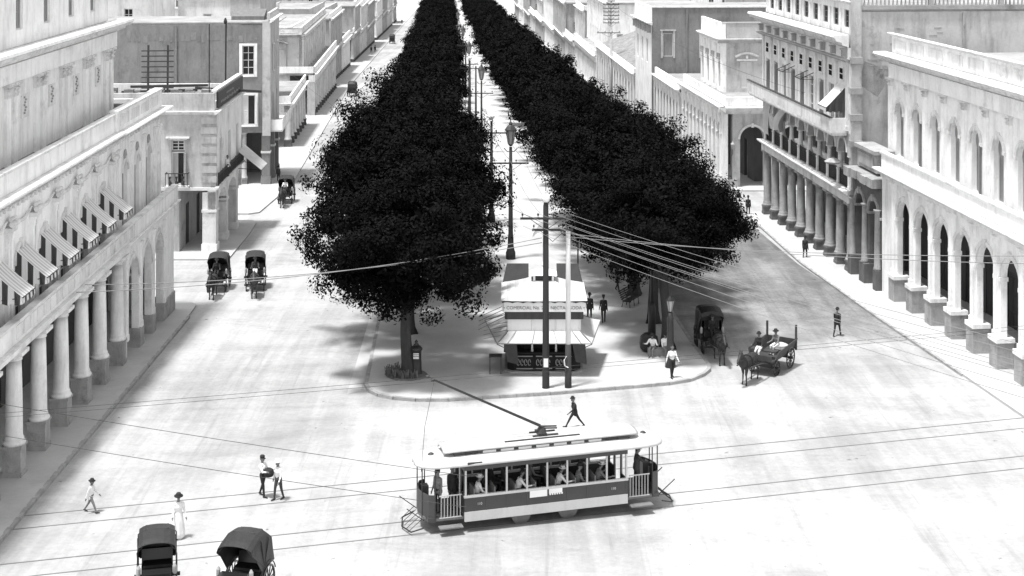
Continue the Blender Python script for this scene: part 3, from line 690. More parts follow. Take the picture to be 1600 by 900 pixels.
for uu in (D-9.2,D-16.4):
    mb = MB(); mb.T = T; mb.tube([(uu,-.1,z(zt)-.2),(uu,-.1,z(zb_)+.2)],.07,6); [mb.box(uu-.1,uu+.1,-.18,-.002,z(2.0)+2.4*k,z(2.0)+2.4*k+.08) for k in range(4)]; b.put('drainpipe',mb,'stone_base')
roof(b,.0,L,.35,D,z(zt)+.12); box(b,'end_wall',None,L-.3,L,.42,D,-1.2,z(zt),'plaster_grey'); box(b,'back_wall',None,.46,L-.31,D-.3,D,-1.2,z(zt),'plaster_grey')
mb = MB(); mb.hexa([(3,.9,z(zt)+.1),(5.5,.9,z(zt)+.1),(5.5,4.2,z(zt)+.1),(3,4.2,z(zt)+.1)],[(3,.9,z(zt)+.5),(5.5,.9,z(zt)+1.1),(5.5,4.2,z(zt)+1.1),(3,4.2,z(zt)+.5)]); b.put('roof_shed',mb,'wood_mid')

# ---- terraced arcade house (one storey, parapet terrace) then the ornate two-storey house
b = Bld('terrace_house', 'low white house with round street columns and roof terrace, beyond the grey house', 'L', (-26.2,182.0), (-27.6,206.0))
L = b.L; u = b.u; z = b.z; T = b.side_T(12)
for k in range(7): column(b,.5+k*(L-1)/6,.4,z(-.9),.34,.8,.85,b.gl(.5+k*(L-1)/6)+.14,m='plaster_pale',pm='stone_dark')
box(b,'entablature',None,0,L,.0,.8,z(-.9),z(-.1),'plaster_pale'); cornice(b,'cornice',None,-.4,L,.0,z(-.15),.35,.45,'moulding')
mb = MB(); mb.T = T; mb.box(0,11.9,.0,.4,z(-.9),z(-.1)).prof(0,12.2,[(a*.45,z(-.15)+c*.35) for a,c in CORN][::-1]); b.put('side_entablature',mb,'moulding')
box(b,'terrace_parapet',None,0,L,.02,.25,z(.2),z(1.0),'plaster_white'); mb = MB(); mb.T = T; mb.box(0,11.95,.02,.25,z(.2),z(1.0)); b.put('terrace_parapet',mb,'plaster_white')
roof(b,.25,L,.25,12,z(.15),'roof_deck'); b.put('portico_back_wall',MB().wall(.5,L,-1.6,z(-.2),3.6,.3,[(2+5*k,3.4+5*k,-1.6,z(-2.0),0) for k in range(4)]),'interior_shade')
mb = MB(); mb.T = T; mb.wall(0,8.2,-1.6,z(-.9),1.5,.3,[(6.5,7.7,-1.6,3.2,0)]); b.put('ground_floor_wall',mb,'plaster_mid')
box(b,'back_wall',None,.5,L,11.7,12,-1.6,z(.1),'plaster_pale')

b = Bld('pediment_house', 'ornate two-storey house with balustraded roof, pedimented side windows and a long colonnade', 'L', (-27.9,217.5), (-29.9,262.0))
L = b.L; u = b.u; z = b.z; D = 16; T = b.side_T(D)
zfl = -.35
for k in range(13): column(b,.7+k*(L-1.4)/12,.45,z(-1.3),.36,.8,.9,b.gl(.7+k*(L-1.4)/12)+.14,m='plaster_pale',pm='stone_dark')
box(b,'corner_pier',None,0,1.3,0,1.1,-1.6,z(-1.3),'plaster_mid')
box(b,'entablature',None,0,L,0,.9,z(-1.3),z(zfl),'plaster_pale'); cornice(b,'cornice',None,-.5,L,0,z(zfl),.3,.45,'moulding'); 
box(b,'terrace_parapet',None,0,L,.0,.25,z(zfl)+.3,z(zfl)+1.2,'plaster_white')
mb = MB(); mb.T = T; mb.box(D-5,D-.02,.0,.22,z(zfl)+.3,z(zfl)+1.2); b.put('terrace_parapet',mb,'plaster_white')
roof(b,.25,L,.25,4,z(zfl)+.25,'roof_deck'); b.put('portico_back_wall',MB().wall(1.0,L,-1.6,z(-.8),3.6,.3,[(3+5*k,4.4+5*k,-1.6,z(-2.6),0) for k in range(8)]),'interior_shade')
mb = MB(); mb.T = T; mb.wall(0,D-3.6,-1.6,z(zfl),.6,.3,[]); b.put('ground_floor_wall',mb,'plaster_mid')
y1 = 1.9; zc = 5.0
b.put('wall',MB().wall(.5,L,z(zfl),z(zc),y1,.4,[(2.0+3.6*k,3.2+3.6*k,z(.2),z(3.4),0) for k in range(12)]),'plaster_pale')
for k in range(12): window(b,None,2.6+3.6*k,y1+.12,z(.2),1.2,3.2,'shut'); pilaster(b,None,.9+3.6*k,y1,z(zfl)+.25,z(zc)-.4,.6,.2,'plaster_pale')
mb = MB(); mb.T = T; mb.wall(0,D-y1,z(zfl),z(zc),.5,.4,[(D-y1-3.9,D-y1-2.5,z(.1),z(3.2),0),(D-y1-9.2,D-y1-7.8,z(.1),z(3.2),0)]); b.put('side_wall',mb,'plaster_mid')
for uu in (D-y1-3.2,D-y1-8.5):
    window(b,T,uu,.6,z(.1),1.4,3.1,'shut',sm='frame_white')
    mb = MB(); mb.T = T; mb.box(uu-1.0,uu-.71,.34,.498,z(-.1),z(3.3)).box(uu+.71,uu+1.0,.34,.498,z(-.1),z(3.3)).box(uu-1.25,uu+1.25,.2,.498,z(4.0),z(4.15)).box(uu-1.05,uu+1.05,.3,.498,z(3.3),z(4.0))
    P = [(uu-1.25+2.5*i/10,.15,z(4.15)+.32*math.sin(math.pi*i/10)) for i in range(11)]; mb.tube(P,.12,6); b.put('window_pediment',mb,'moulding_dark')
cornice(b,'cornice',None,-.1,L,y1,z(zc),.45,.6,'moulding_dark'); mb = MB(); mb.T = T; mb.prof(0,D-y1+.5,[(.5+a*.6,z(zc)+c*.45) for a,c in CORN][::-1]); b.put('cornice',mb,'moulding_dark')
mb = MB(); mb.T = T; mb.wall(0,D-y1,z(zc)+.45,z(zc)+1.3,.5,.25,[]).box(0,D-y1+.1,.42,.82,z(zc)+1.302,z(zc)+1.42); b.put('roof_parapet',mb,'plaster_pale')
for k in range(4):
    mb = MB(); mb.T = T; mb.box(D-y1-13+k*3.3,D-y1-10.4+k*3.3,.45,.498,z(zc)+.6,z(zc)+1.15); b.put('parapet_panel',mb,'moulding')
balustrade(b,None,.9,L,y1+.15,z(zc)+.45,h=.95,bay=3.6)
roof(b,.6,L,y1+.3,D,z(zc)+.3); box(b,'end_wall',None,L-.3,L,y1+.4,D,-1.6,z(zc),'plaster_pale')
mb = MB().lathe([(.5,0),(.55,.1),(.25,.3),(.4,.7),(.5,.8)],12,3.4,6.0,cz=z(zc)+1.0); [mb.bar((3.4,6.0,z(zc)+1.6),(3.4+d_[0],6.0+d_[1],z(zc)+2.7),.12) for d_ in ((.3,-1.6),(-.3,1.6))]
b.put('roof_ornament',mb,'stone_stained')
# ================================================================== RIGHT SIDE
# ---- three-storey hotel-like block with columns, gallery and balcony
b = Bld('gallery_building', 'tall three-storey building at right with street columns, arched gallery and long top balcony', 'R', (24.15,110.4), (22.04,135.6))
L = b.L; u = b.u; z = b.z; D = 22; T = b.side_T(D)
n = 9; ub = [.45+(L-.9)*k/n for k in range(n+1)]
for k, x in enumerate(ub): column(b,x,.42,z(1.93),.34,.75,.78,b.gl(x)+.14,m='stone_stained',pm='stone_dark')
box(b,'entablature',None,-.1,L,.0,.8,z(1.93),z(2.45),'plaster_pale'); cornice(b,'cornice',None,-.3,L+.002,.0,z(2.45),.38,.4,'moulding')
box(b,'portico_ceiling',None,0,L-.01,.81,4.2,z(2.2),z(2.42),'plaster_mid')
b.put('portico_back_wall',MB().wall(0,L,-1.2,z(2.2),4.2,.4,[(ub[k]+.7,ub[k]+2.1,-1.2,b.gl(ub[k])+3.5,0) for k in range(n)]),'interior_shade')
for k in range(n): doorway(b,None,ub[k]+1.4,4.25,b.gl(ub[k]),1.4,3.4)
# gallery floor
box(b,'gallery_floor',None,0,L-.01,.1,4.2,z(2.5),z(2.84),'plaster_mid')
b.put('gallery_back_wall',MB().wall(0,L-.3,z(2.85),z(6.9),3.4,.4,[(ub[k]+.75,ub[k]+2.05,z(2.85),z(5.6),0) for k in range(n)]),'interior_shade')
for k in range(n): window(b,None,ub[k]+1.4,3.5,z(2.85),1.3,2.7,'ajar' if k % 2 else 'shut')
b.put('gallery_arcade',MB().wall(-.1,L,z(5.2),z(6.9),.15,.45,[(ub[k]+.2,ub[k+1]-.2,z(5.2),z(6.45),.95) for k in range(n)]),'plaster_mid')
for k, x in enumerate(ub): column(b,x,.38,z(5.25),.17,.0+1.15,.42,z(2.84),m='plaster_pale',pm='plaster_pale')
for k in range(n):
    archivolt(b,None,(ub[k]+ub[k+1])/2,.15,z(5.5),.98,.16,.08,'moulding')
    railing(b,None,ub[k]+.22,ub[k+1]-.22,.3,z(2.86),1.15,.11)
    p = box(b,'balcony_box',None,ub[k]+.25,ub[k+1]-.25,-.22,-.002,z(2.84),z(2.96),'moulding')
def hang(u0,u1,zt_,zb_,y,nm='sun_curtain',bulge=.5):
    mb = MB(); V = []
    for i in range(7):
        for j in range(7):
            f_ = j/6; V.append((u0+(u1-u0)*i/6+.05*math.sin(j), y-bulge*math.sin(math.pi*f_*.7)*(.6+.4*math.sin(i*1.3)), zt_+(zb_-zt_)*f_))
    mb.add(V,[(i*7+j,i*7+j+1,i*7+j+8,i*7+j+7) for i in range(6) for j in range(6)]); return b.put(nm,mb,'canvas_white',smooth=True)
hang(ub[0]+.3,ub[1]-.3,z(6.6),z(3.5),.1,bulge=.25); hang(ub[2]+.3,ub[3]-.2,z(6.5),z(4.6),.1,bulge=.8)
# third floor and balcony
p = box(b,'balcony',None,-.6,L-.55,-1.15,.1,z(6.9),z(7.1),'plaster_pale'); box(b,'balcony_moulding',None,-.55,L-.6,-1.0,.1,z(6.72),z(6.899),'moulding',p)
box(b,'balcony_parapet',None,-.6,L-.55,-1.15,-1.03,z(7.1),z(8.0),'plaster_pale',p); box(b,'balcony_end',None,L-.67,L-.55,-1.02,.0,z(7.1),z(8.0),'plaster_pale',p)
box(b,'handrail',None,-.62,L-.53,-1.2,-.98,z(8.002),z(8.07),'wood_dark',p)
b.put('wall',MB().wall(-.1,L,z(6.9),z(12.25),.12,.4,[(ub[k]+.72,ub[k]+2.08,z(7.1),z(10.1),0) for k in range(n)]+[]),'plaster_pale')
for k in range(n):
    window(b,None,ub[k]+1.4,.22,z(7.1),1.36,3.0,('ajar','ajar','shut','ajar','ajar','tall','ajar','shut','ajar')[k],sm='shutter_grey')
    mb = MB().box(ub[k]+.95,ub[k]+1.85,.04,.118,z(10.6),z(11.6)); o = b.put('transom_frame',mb,'moulding')
    mb = MB(); [mb.box(ub[k]+1.04+.26*i,ub[k]+1.24+.26*i,.01,.038,z(10.7)+.43*j,z(10.7)+.43*j+.36) for i in range(3) for j in range(2)]; b.put('transom_pane',mb,'glass_dark',o)
for x in ub: pilaster(b,None,x,.12,z(7.1),z(12.2),.42,.14,'plaster_pale')
box(b,'frieze',None,-.2,L,.0,.3,z(12.25),z(13.1),'plaster_pale'); cornice(b,'lower_cornice',None,-.2,L+.002,.02,z(12.05),.28,.5,'moulding_dark')
for k in range(2*n+1):
    if k % 2 == 0: mb = MB(); x = .45+(L-.9)*k/(2*n); mb.box(x-.16,x+.16,-.34,-.002,z(12.45),z(12.95)).box(x-.2,x+.2,-.42,-.002,z(12.952),z(13.06)); b.put('console',mb,'moulding_dark')
cornice(b,'main_cornice',None,-.8,L+.004,.05,z(13.1),.95,1.15,'moulding')
b.put('attic_wall',MB().wall(.2,L-.1,z(14.0),z(16.2),.45,.3,[(ub[k]+.75,ub[k]+2.05,z(14.45),z(15.75),0) for k in range(n)]),'plaster_pale')
for k in range(n):
    o = window(b,None,ub[k]+1.4,.55,z(14.45),1.3,1.3,'glass',fm='wood_mid'); pilaster(b,None,ub[k],.45,z(14.05),z(16.1),.35,.1,'plaster_pale',cap=False)
cornice(b,'attic_cornice',None,.1,L,.45,z(16.2),.25,.3,'moulding')
# roof terrace railing and side wall towards the camera
roof(b,0,L,.5,D,z(16.15))
mb = MB(); mb.T = T; mb.wall(.95,D,-1.5,z(15.7),.15,.45,[]); b.put('side_wall',mb,'plaster_mid')  # wall colour lowered against the sun falling on this flank
mb = MB(); mb.T = T; mb.box(.2,.94,-.18,.4,z(2.9),z(16.6)); b.put('corner_pier',mb,'plaster_mid')
for zz in (12.0,9.8,7.9,6.0):
    mb = MB(); mb.T = T; mb.box(.12,1.02,-.3,.42,z(zz),z(zz)+.45); b.put('pier_band',mb,'moulding_dark')
balustrade(b,T,.95,D,.3,z(15.72),m='moulding_dark',h=1.15,bay=5.2,step=.3); balustrade(b,None,.3,L-.4,.9,z(16.46),m='moulding_dark',h=1.15,bay=4.2,step=.3)
r2 = random.Random(4); mb = MB(); mb.T = T                   # cracks and patches in the render
for k in range(26):
    a = r2.uniform(1.4,7); zz = r2.uniform(11.2,14.6); mb.box(a,a+r2.uniform(.1,.7),.128,.148,z(zz),z(zz)+r2.uniform(.03,.1))
b.put('render_cracks',mb,'stone_stained')
mb = MB(); mb.T = T; mb.tube([(8.6,.05,z(15.6)),(8.6,.05,z(3))],.08,6); b.put('drainpipe',mb,'stone_stained')
for k in range(7):
    a = r2.uniform(1.6,13); zz = r2.uniform(6.5,14); w2 = r2.uniform(.8,2.4); h2 = r2.uniform(.5,1.6); mb = MB(); mb.T = T; n_ = 9
    P = [(a+w2*math.cos(2*math.pi*i/n_)*r2.uniform(.6,1),z(zz)+h2*math.sin(2*math.pi*i/n_)*r2.uniform(.6,1)) for i in range(n_)]
    mb.add([(x,.142,y_) for x,y_ in P],[tuple(range(n_))]); b.put('plaster_patch',mb,r2.choice(['plaster_grey','plaster_pale','stone_stained']))
# small folding awning on the top floor and two lesser ones
o = lean_awning(b,None,ub[8]+.3,ub[8]+2.4,.1,z(10.3),z(8.75),1.5,'canvas_white','canvas_dark','canvas_white')
for k in (3,5):
    mb = MB(); mb.bar((ub[k]+.5,.1,z(10.4)),(ub[k]+.5,-1.0,z(9.9)),.05).bar((ub[k]+2.2,.1,z(10.4)),(ub[k]+2.2,-1.0,z(9.9)),.05).bar((ub[k]+.5,-1.0,z(9.9)),(ub[k]+2.2,-1.0,z(9.9)),.05).bar((ub[k]+.5,.1,z(9.85)),(ub[k]+.5,-1.0,z(9.88)),.04).bar((ub[k]+2.2,.1,z(9.85)),(ub[k]+2.2,-1.0,z(9.88)),.04)
    b.put('awning_frame',mb,'iron')
mb = MB(); mb.lathe([(.5,0),(.62,.15),(.3,.35)],10,L-1.4,-.7,cz=z(4.6)); b.put('planter',mb,'moulding_dark')

# ---- dark broken two-arch fragment
b = Bld('ruined_portico', 'dark weathered two-arch portico fragment with broken cornice, squeezed between two buildings', 'R', (25.05,104.25), (24.5,110.2), cat='portico')
L = b.L; u = b.u; z = b.z
b.put('arcade_wall',MB().wall(0,L,-1.2,z(4.1),0,.9,[(.55,2.55,-1.2,z(3.1),1.0),(3.5,5.5,-1.2,z(3.1),1.0)]),'stone_dark')
for k,(a,c) in enumerate(((0,.55),(2.55,3.5),(5.5,L))):
    m_ = (a+c)/2; box(b,'pier_base',None,a-.1,c+.1,-.4,.92,-1.2,b.gl(m_)+1.5,'stone_dark')
    mb = MB().lathe([(.26,0),(.3,.1),(.24,.25),(.235,1),(.2,3.9),(.26,4.0),(.3,4.1)],12,m_,-.16,cz=b.gl(m_)+1.5); b.put('half_column',mb,'stone_stained',smooth=True)
    box(b,'impost',None,a-.12,c+.12,-.1,.91,z(1.95),z(2.12),'stone_stained')
for k in (1.55,4.5): archivolt(b,None,k,0,z(2.1),1.02,.25,.12,'stone_stained')
for k in range(5):
    w_ = L/5; box(b,'cornice_block',None,k*w_+.02,k*w_+w_-.03,-.75+.12*((k*7)%3),.6,z(4.1)+.05*((k*5)%2),z(4.72)+.08*((k*3)%3),'stone_stained')
box(b,'attic_pedestal',None,.5,L-1.2,.1,1.2,z(4.9),z(6.2),'stone_stained'); box(b,'pedestal_cap',None,.35,L-1.05,-.1,1.35,z(6.2),z(6.45),'moulding_dark')
box(b,'pedestal_panel',None,1.0,L-1.8,.03,.098,z(5.15),z(5.95),'moulding_dark')
roof(b,0,L,.6,8,z(4.5),'rubble'); b.put('back_wall',MB().wall(0,L,-1.2,z(4.2),4.4,.3,[]),'interior_shade')

# ---- near white building with tall arches
b = Bld('arcaded_building', 'bright white building at right edge with tall round arches and arched upper windows', 'R', (27.6,78.0), (25.08,104.1))
L = b.L; u = b.u; z = b.z; Yc = [101.45-3.28*k for k in range(8)]
pw = .78
ops = []
for k in range(7):
    a = u(Yc[k])+pw/2-.02; c = u(Yc[k+1])-pw/2+.02; ops.append((a,c,-2.4,z(4.1),(c-a)/2))
b.put('arcade_wall',MB().wall(0,L,-2.4,z(5.0),0,.36,ops),'plaster_white')
for k, Y in enumerate(Yc):
    x = u(Y); g = b.gl(x)+.14
    o = box(b,'pedestal',None,x-pw/2-.14,x+pw/2+.14,-.3,.66,-2.4,g+1.45,'stone_stained'); box(b,'pedestal_moulding',None,x-pw/2-.2,x+pw/2+.2,-.36,.72,g+1.452,g+1.7,'plaster_white',o)  # dark pedestal colour stands for shade on its near face
    pilaster(b,None,x,0,g+1.7,z(5.0),.44,.2,'plaster_white')
    box(b,'impost',None,x-pw/2-.1,x+pw/2+.1,-.12,.38,z(2.55),z(2.78),'moulding')
for (a,c,_,zt_,r_) in ops: archivolt(b,None,(a+c)/2,0,zt_-r_,r_+.01,.24,.1,'moulding')
box(b,'frieze',None,0,L,-.12,.95,z(5.0),z(5.35),'plaster_white'); cornice(b,'cornice',None,-.2,L,-.1,z(5.2),.42,.55,'moulding')
box(b,'terrace_parapet',None,0,L,-.05,.2,z(5.62),z(6.55),'plaster_white'); box(b,'parapet_coping',None,-.1,L,-.14,.3,z(6.55),z(6.68),'moulding')
box(b,'portico_ceiling',None,0,L,.95,4.4,z(4.6),z(4.8),'plaster_mid')
b.put('portico_back_wall',MB().wall(0,L,-2.4,z(4.6),4.4,.4,[(u(Yc[k])+.9,u(Yc[k])+2.4,-2.4,b.gl(u(Yc[k]))+3.6,0) for k in range(7)]),'interior_shade')
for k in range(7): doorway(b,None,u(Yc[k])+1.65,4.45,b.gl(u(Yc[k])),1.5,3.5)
rc = 1.9; u0 = u(107.6)
wb = [u(105.9-3.3*k) for k in range(8)]
b.put('wall',MB().wall(u0,L,z(5.0),z(12.3),rc,.45,[(x-.7,x+.7,z(5.9),z(9.75),.7) for x in wb]),'plaster_white')
for k, x in enumerate(wb):
    window(b,None,x,rc+.28,z(5.9),1.4,3.1,'ajar' if k % 3 == 1 else 'shut',sm='shutter_grey'); archivolt(b,None,x,rc,z(9.05),.72,.22,.12,'moulding')
    mb = MB().lathe([(.66,0),(.66,.03)],18); Tm = Matrix.Translation((x,rc+.28,z(9.05))) @ Matrix.Rotation(R(90),4,'X'); mb.v = [tuple(Tm@Vector(p)) for p in mb.v]; b.put('fanlight',mb,'shutter_grey')
    for d_ in (-.95,.95): box(b,'impost',None,x+d_-.22,x+d_+.22,rc-.14,rc-.002,z(8.85),z(9.05),'moulding')
    corinthian(b,None,x-1.63,rc,z(5.6),z(11.3),.5,.2,'plaster_white')
corinthian(b,None,L-.3,rc,z(5.6),z(11.3),.5,.2,'plaster_white')
box(b,'frieze',None,u0-.02,L,rc-.22,rc-.002,z(11.3),z(12.3),'plaster_white'); cornice(b,'main_cornice',None,u0-.95,L,rc-.1,z(12.3),.75,.95,'moulding')
box(b,'attic',None,u0+.1,L,rc+.0,rc+.5,z(13.05),z(14.35),'plaster_white'); cornice(b,'attic_cornice',None,u0-.1,L,rc,z(14.2),.25,.3,'moulding')
for k, x in enumerate(wb): box(b,'attic_panel',None,x-1.2,x+1.2,rc-.05,rc-.002,z(13.3),z(14.0),'moulding')
box(b,'end_wall',None,u0,u0+.4,rc+.45,14,z(5.0),z(12.9),'plaster_white'); roof(b,u0,L,rc+.4,14,z(12.95)); roof(b,0,L,.2,rc,z(5.6))

# ---- corner arcade house beyond the cross street
b = Bld('corner_arcade_house', 'white corner house beyond the side street with slim arcade, lamp bracket and set-back upper floor', 'R', (20.85,150.7), (19.1,172.4))
L = b.L; u = b.u; z = b.z; D = 18; T = b.side_T(D)
n = 10; w_ = (L-2.2)/n
ops = [(.5+w_*k+.32, .5+w_*(k+1)-.32, -1.6, z(1.9), w_/2-.32) for k in range(n)]
b.put('arcade_wall',MB().wall(0,L,-1.6,z(3.0),0,.34,ops),'plaster_white')
for k in range(n+1):
    x = .5+w_*k; pilaster(b,None,x,0,b.gl(x)+.9,z(3.0),.3,.12,'plaster_white'); box(b,'pier_base',None,x-.42,x+.42,-.16,.4,-1.6,b.gl(x)+.9,'plaster_pale'); box(b,'impost',None,x-.4,x+.4,-.1,.36,z(.75),z(.92),'moulding')
mb = MB(); mb.T = T; mb.wall(.8,D,-1.6,z(3.0),0,.8,[(1.55,4.0,-1.6,z(1.75),1.2),(5.6,8.0,-1.6,z(1.75),1.2),(9.6,12,-1.6,z(1.75),1.2)]); b.put('side_arcade_wall',mb,'plaster_mid')  # end wall painted greyer than the street arcade to tone down its sunlight
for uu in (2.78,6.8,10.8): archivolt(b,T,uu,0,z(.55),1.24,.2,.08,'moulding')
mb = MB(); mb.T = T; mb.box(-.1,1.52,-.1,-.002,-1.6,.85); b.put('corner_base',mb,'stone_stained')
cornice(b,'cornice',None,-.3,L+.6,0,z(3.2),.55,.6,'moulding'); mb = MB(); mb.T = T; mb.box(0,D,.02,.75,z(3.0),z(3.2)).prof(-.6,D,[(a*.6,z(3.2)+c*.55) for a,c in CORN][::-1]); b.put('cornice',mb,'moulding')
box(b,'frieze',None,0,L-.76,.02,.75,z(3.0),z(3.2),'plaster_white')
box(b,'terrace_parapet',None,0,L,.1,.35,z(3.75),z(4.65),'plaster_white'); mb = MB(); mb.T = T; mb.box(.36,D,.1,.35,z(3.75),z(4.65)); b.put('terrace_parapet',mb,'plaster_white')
roof(b,0,L-.3,.35,D,z(3.7),'roof_deck'); b.put('portico_back_wall',MB().wall(0,L-3.4,-1.6,z(2.9),3.8,.3,[(2+4*k,3.4+4*k,-1.6,z(-.5),0) for k in range(4)]),'interior_shade')
mb = MB(); mb.T = T; mb.wall(4.1,D,-1.6,z(2.9),3.4,.3,[(6,7.4,-1.6,3.4,0)]); b.put('side_back_wall',mb,'interior_shade')
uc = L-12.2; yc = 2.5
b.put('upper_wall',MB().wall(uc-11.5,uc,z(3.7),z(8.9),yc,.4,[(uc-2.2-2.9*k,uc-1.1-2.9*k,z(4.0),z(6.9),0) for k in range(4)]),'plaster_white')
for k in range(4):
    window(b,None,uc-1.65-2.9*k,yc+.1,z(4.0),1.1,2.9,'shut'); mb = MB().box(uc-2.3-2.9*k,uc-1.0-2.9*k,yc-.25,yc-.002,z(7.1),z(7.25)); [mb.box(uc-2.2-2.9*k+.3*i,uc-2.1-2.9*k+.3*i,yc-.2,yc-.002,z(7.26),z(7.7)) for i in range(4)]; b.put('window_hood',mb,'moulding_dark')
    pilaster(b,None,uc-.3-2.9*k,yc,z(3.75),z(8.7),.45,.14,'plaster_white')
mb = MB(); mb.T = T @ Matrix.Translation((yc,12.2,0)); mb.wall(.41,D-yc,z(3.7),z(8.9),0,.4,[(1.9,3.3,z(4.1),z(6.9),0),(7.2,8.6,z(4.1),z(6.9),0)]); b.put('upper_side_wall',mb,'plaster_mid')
T2 = T @ Matrix.Translation((yc,12.2,0))
for uu in (2.6,7.9):
    window(b,T2,uu,.12,z(4.1),1.4,2.8,'shut',sm='frame_white')
    mb = MB(); mb.T = T2; mb.box(uu-1.1,uu+1.1,-.16,-.002,z(7.0),z(7.2)).tube([(uu-1.25+2.5*i/10,-.1,z(7.45)+.38*math.sin(math.pi*i/10)) for i in range(11)],.14,6).box(uu-.12,uu+.12,-.2,-.002,z(7.25),z(7.6)); b.put('window_pediment',mb,'moulding')
mb = MB(); mb.T = T2; mb.prof(-.55,D-yc,[(a*.55,z(8.9)+c*.5) for a,c in CORN][::-1]).box(.4,D-yc,.05,.35,z(9.4),z(11.0)).box(.0,D-yc,-.02,.42,z(11.0),z(11.12)); b.put('roof_parapet',mb,'plaster_mid')
mb = MB(); mb.box(uc-11.5,uc,yc+.05,yc+.35,z(9.4),z(11.0)); b.put('roof_parapet',mb,'plaster_white'); cornice(b,'cornice',None,uc-11.6,uc+.0,yc,z(8.9),.5,.55,'moulding')
roof(b,uc-11.5,uc-.4,yc+.35,D,z(9.3)); box(b,'end_wall',None,uc-11.5,uc-11.2,yc+.4,D,z(3.7),z(9.4),'plaster_pale')
mb = MB(); mb.T = T; mb.tube([(.7,-.02,3.2),(.7,-.5,3.5),(.7,-.5,3.9)],.03,6); o = b.put('lamp_bracket',mb,'iron')
mb = MB(); mb.T = T; mb.lathe([(.08,0),(.2,.45),(.22,.5),(.1,.65),(.03,.78)],8,.7,-.5,cz=3.9); b.put('lantern',mb,'lamp_glass',o)

# ---- long low arcade and the tall grey house behind it
b = Bld('low_arcade_house', 'low white arcade with terrace in front of the tall grey house at right', 'R', (18.95,174.3), (17.75,191.5))
L = b.L; z = b.z; D = 14; T = b.side_T(D); n = 8; w_ = L/n
b.put('arcade_wall',MB().wall(0,L,-1.6,z(2.3),0,.6,[(w_*k+.3,w_*(k+1)-.3,-1.6,z(1.2),w_/2-.3) for k in range(n)]),'plaster_pale')
for k in range(n+1): pilaster(b,None,max(.2,min(L-.2,w_*k)),0,b.gl(w_*k),z(2.3),.28,.1,'plaster_white')
cornice(b,'cornice',None,-.2,L+.3,0,z(2.3),.4,.45,'moulding'); box(b,'terrace_parapet',None,0,L,.05,.3,z(2.7),z(3.5),'plaster_white')
mb = MB(); mb.T = T; mb.box(3.5,D,.0,.4,-1.6,z(2.7)).box(.31,3.5,0,.4,z(1.9),z(2.7)); b.put('side_wall',mb,'plaster_mid')
roof(b,0,L-.41,.3,D,z(2.65)); b.put('portico_back_wall',MB().wall(0,L-.5,-1.6,z(2.2),3.5,.3,[]),'interior_shade')

b = Bld('grey_flank_house', 'tall house with big blank grey flank and shuttered windows behind the low arcade', 'R', (17.55,192.4), (16.6,206.5))
L = b.L; z = b.z; D = 26; T = b.side_T(D)
mb = MB(); mb.T = T; mb.wall(0,D,-1.6,z(10.8),0,.4,[(1.35,2.65,z(4.7),z(7.6),0),(6.2,7.5,z(4.7),z(7.6),0)]); b.put('side_wall',mb,'plaster_grey')
for uu in (2.0,6.85):
    window(b,T,uu,.1,z(4.7),1.3,2.9,'shut',sm='shutter_grey'); mb = MB(); mb.T = T; mb.box(uu-.9,uu-.66,-.08,-.002,z(4.5),z(7.9)).box(uu+.66,uu+.9,-.08,-.002,z(4.5),z(7.9)).box(uu-1.0,uu+1.0,-.14,-.002,z(7.9),z(8.05)); b.put('window_surround',mb,'plaster_mid')
b.put('wall',MB().wall(0,L-.4,-1.6,z(10.8),0,.4,[(1.5+4*k,2.7+4*k,z(3.6),z(6.6),0) for k in range(3)]),'plaster_white')
for k in range(3): window(b,None,2.1+4*k,.1,z(3.6),1.2,3.0,'shut')
for k in range(7): mb = MB().box(1+2*k-.15,1+2*k+.15,-.5,-.002,z(7.6),z(8.4)).box(1+2*k-.2,1+2*k+.2,-.55,-.002,z(8.4),z(8.55)); b.put('bracket',mb,'moulding_dark')
cornice(b,'cornice',None,-.2,L+.3,0,z(8.6),.4,.7,'moulding'); box(b,'roof_parapet',None,-.1,L,-.1,-.002,z(9.1),z(10.9),'plaster_white')
mb = MB(); mb.T = T; mb.tube([(4.4,-.1,z(10.6)),(4.4,-.1,z(2))],.08,6); b.put('drainpipe',mb,'stone_base')
roof(b,0,L-.4,.4,D,z(10.6)); mb = MB(); mb.T = T; mb.box(-.05,D,-.12,.42,z(10.8),z(10.98)); b.put('parapet_coping',mb,'moulding')

def pitched(b, u0, u1, y0, y1, z0, rise, m='rubble', name='tiled_roof'):
    ym = (y0+y1)/2; mb = MB(); mb.prof(u0,u1,[(y0,z0),(y0,z0+.15),(ym,z0+rise),(y1,z0+.15),(y1,z0)][::-1]); return b.put(name,mb,m)
b = Bld('tiled_roof_house', 'low house with rough tiled roof between the grey flank house and white block', 'R', (16.5,208.0), (13.95,252.0))
L = b.L; z = b.z; n = 14; w_ = L/n
b.put('arcade_wall',MB().wall(0,L,-2.,z(.6),0,.5,[(w_*k+.5,w_*(k+1)-.5,-2.,z(-.6),.9) for k in range(n)]),'plaster_pale')
for k in range(n+1): pilaster(b,None,max(.3,min(L-.3,w_*k)),0,b.gl(w_*k),z(.6),.4,.12,'plaster_white')
cornice(b,'cornice',None,0,L+.3,0,z(.6),.35,.4,'moulding'); box(b,'parapet',None,0,L,.05,.3,z(.95),z(1.6),'plaster_white')
pitched(b,0,L,.6,14,z(1.0),2.6); T = b.side_T(14); mb = MB(); mb.T = T; mb.wall(.5,14,-2.,z(1.0),0,.3,[]); b.put('side_wall',mb,'plaster_mid')
b.put('portico_back_wall',MB().wall(0,L-.4,-2.,z(.6),3.4,.3,[]),'interior_shade')

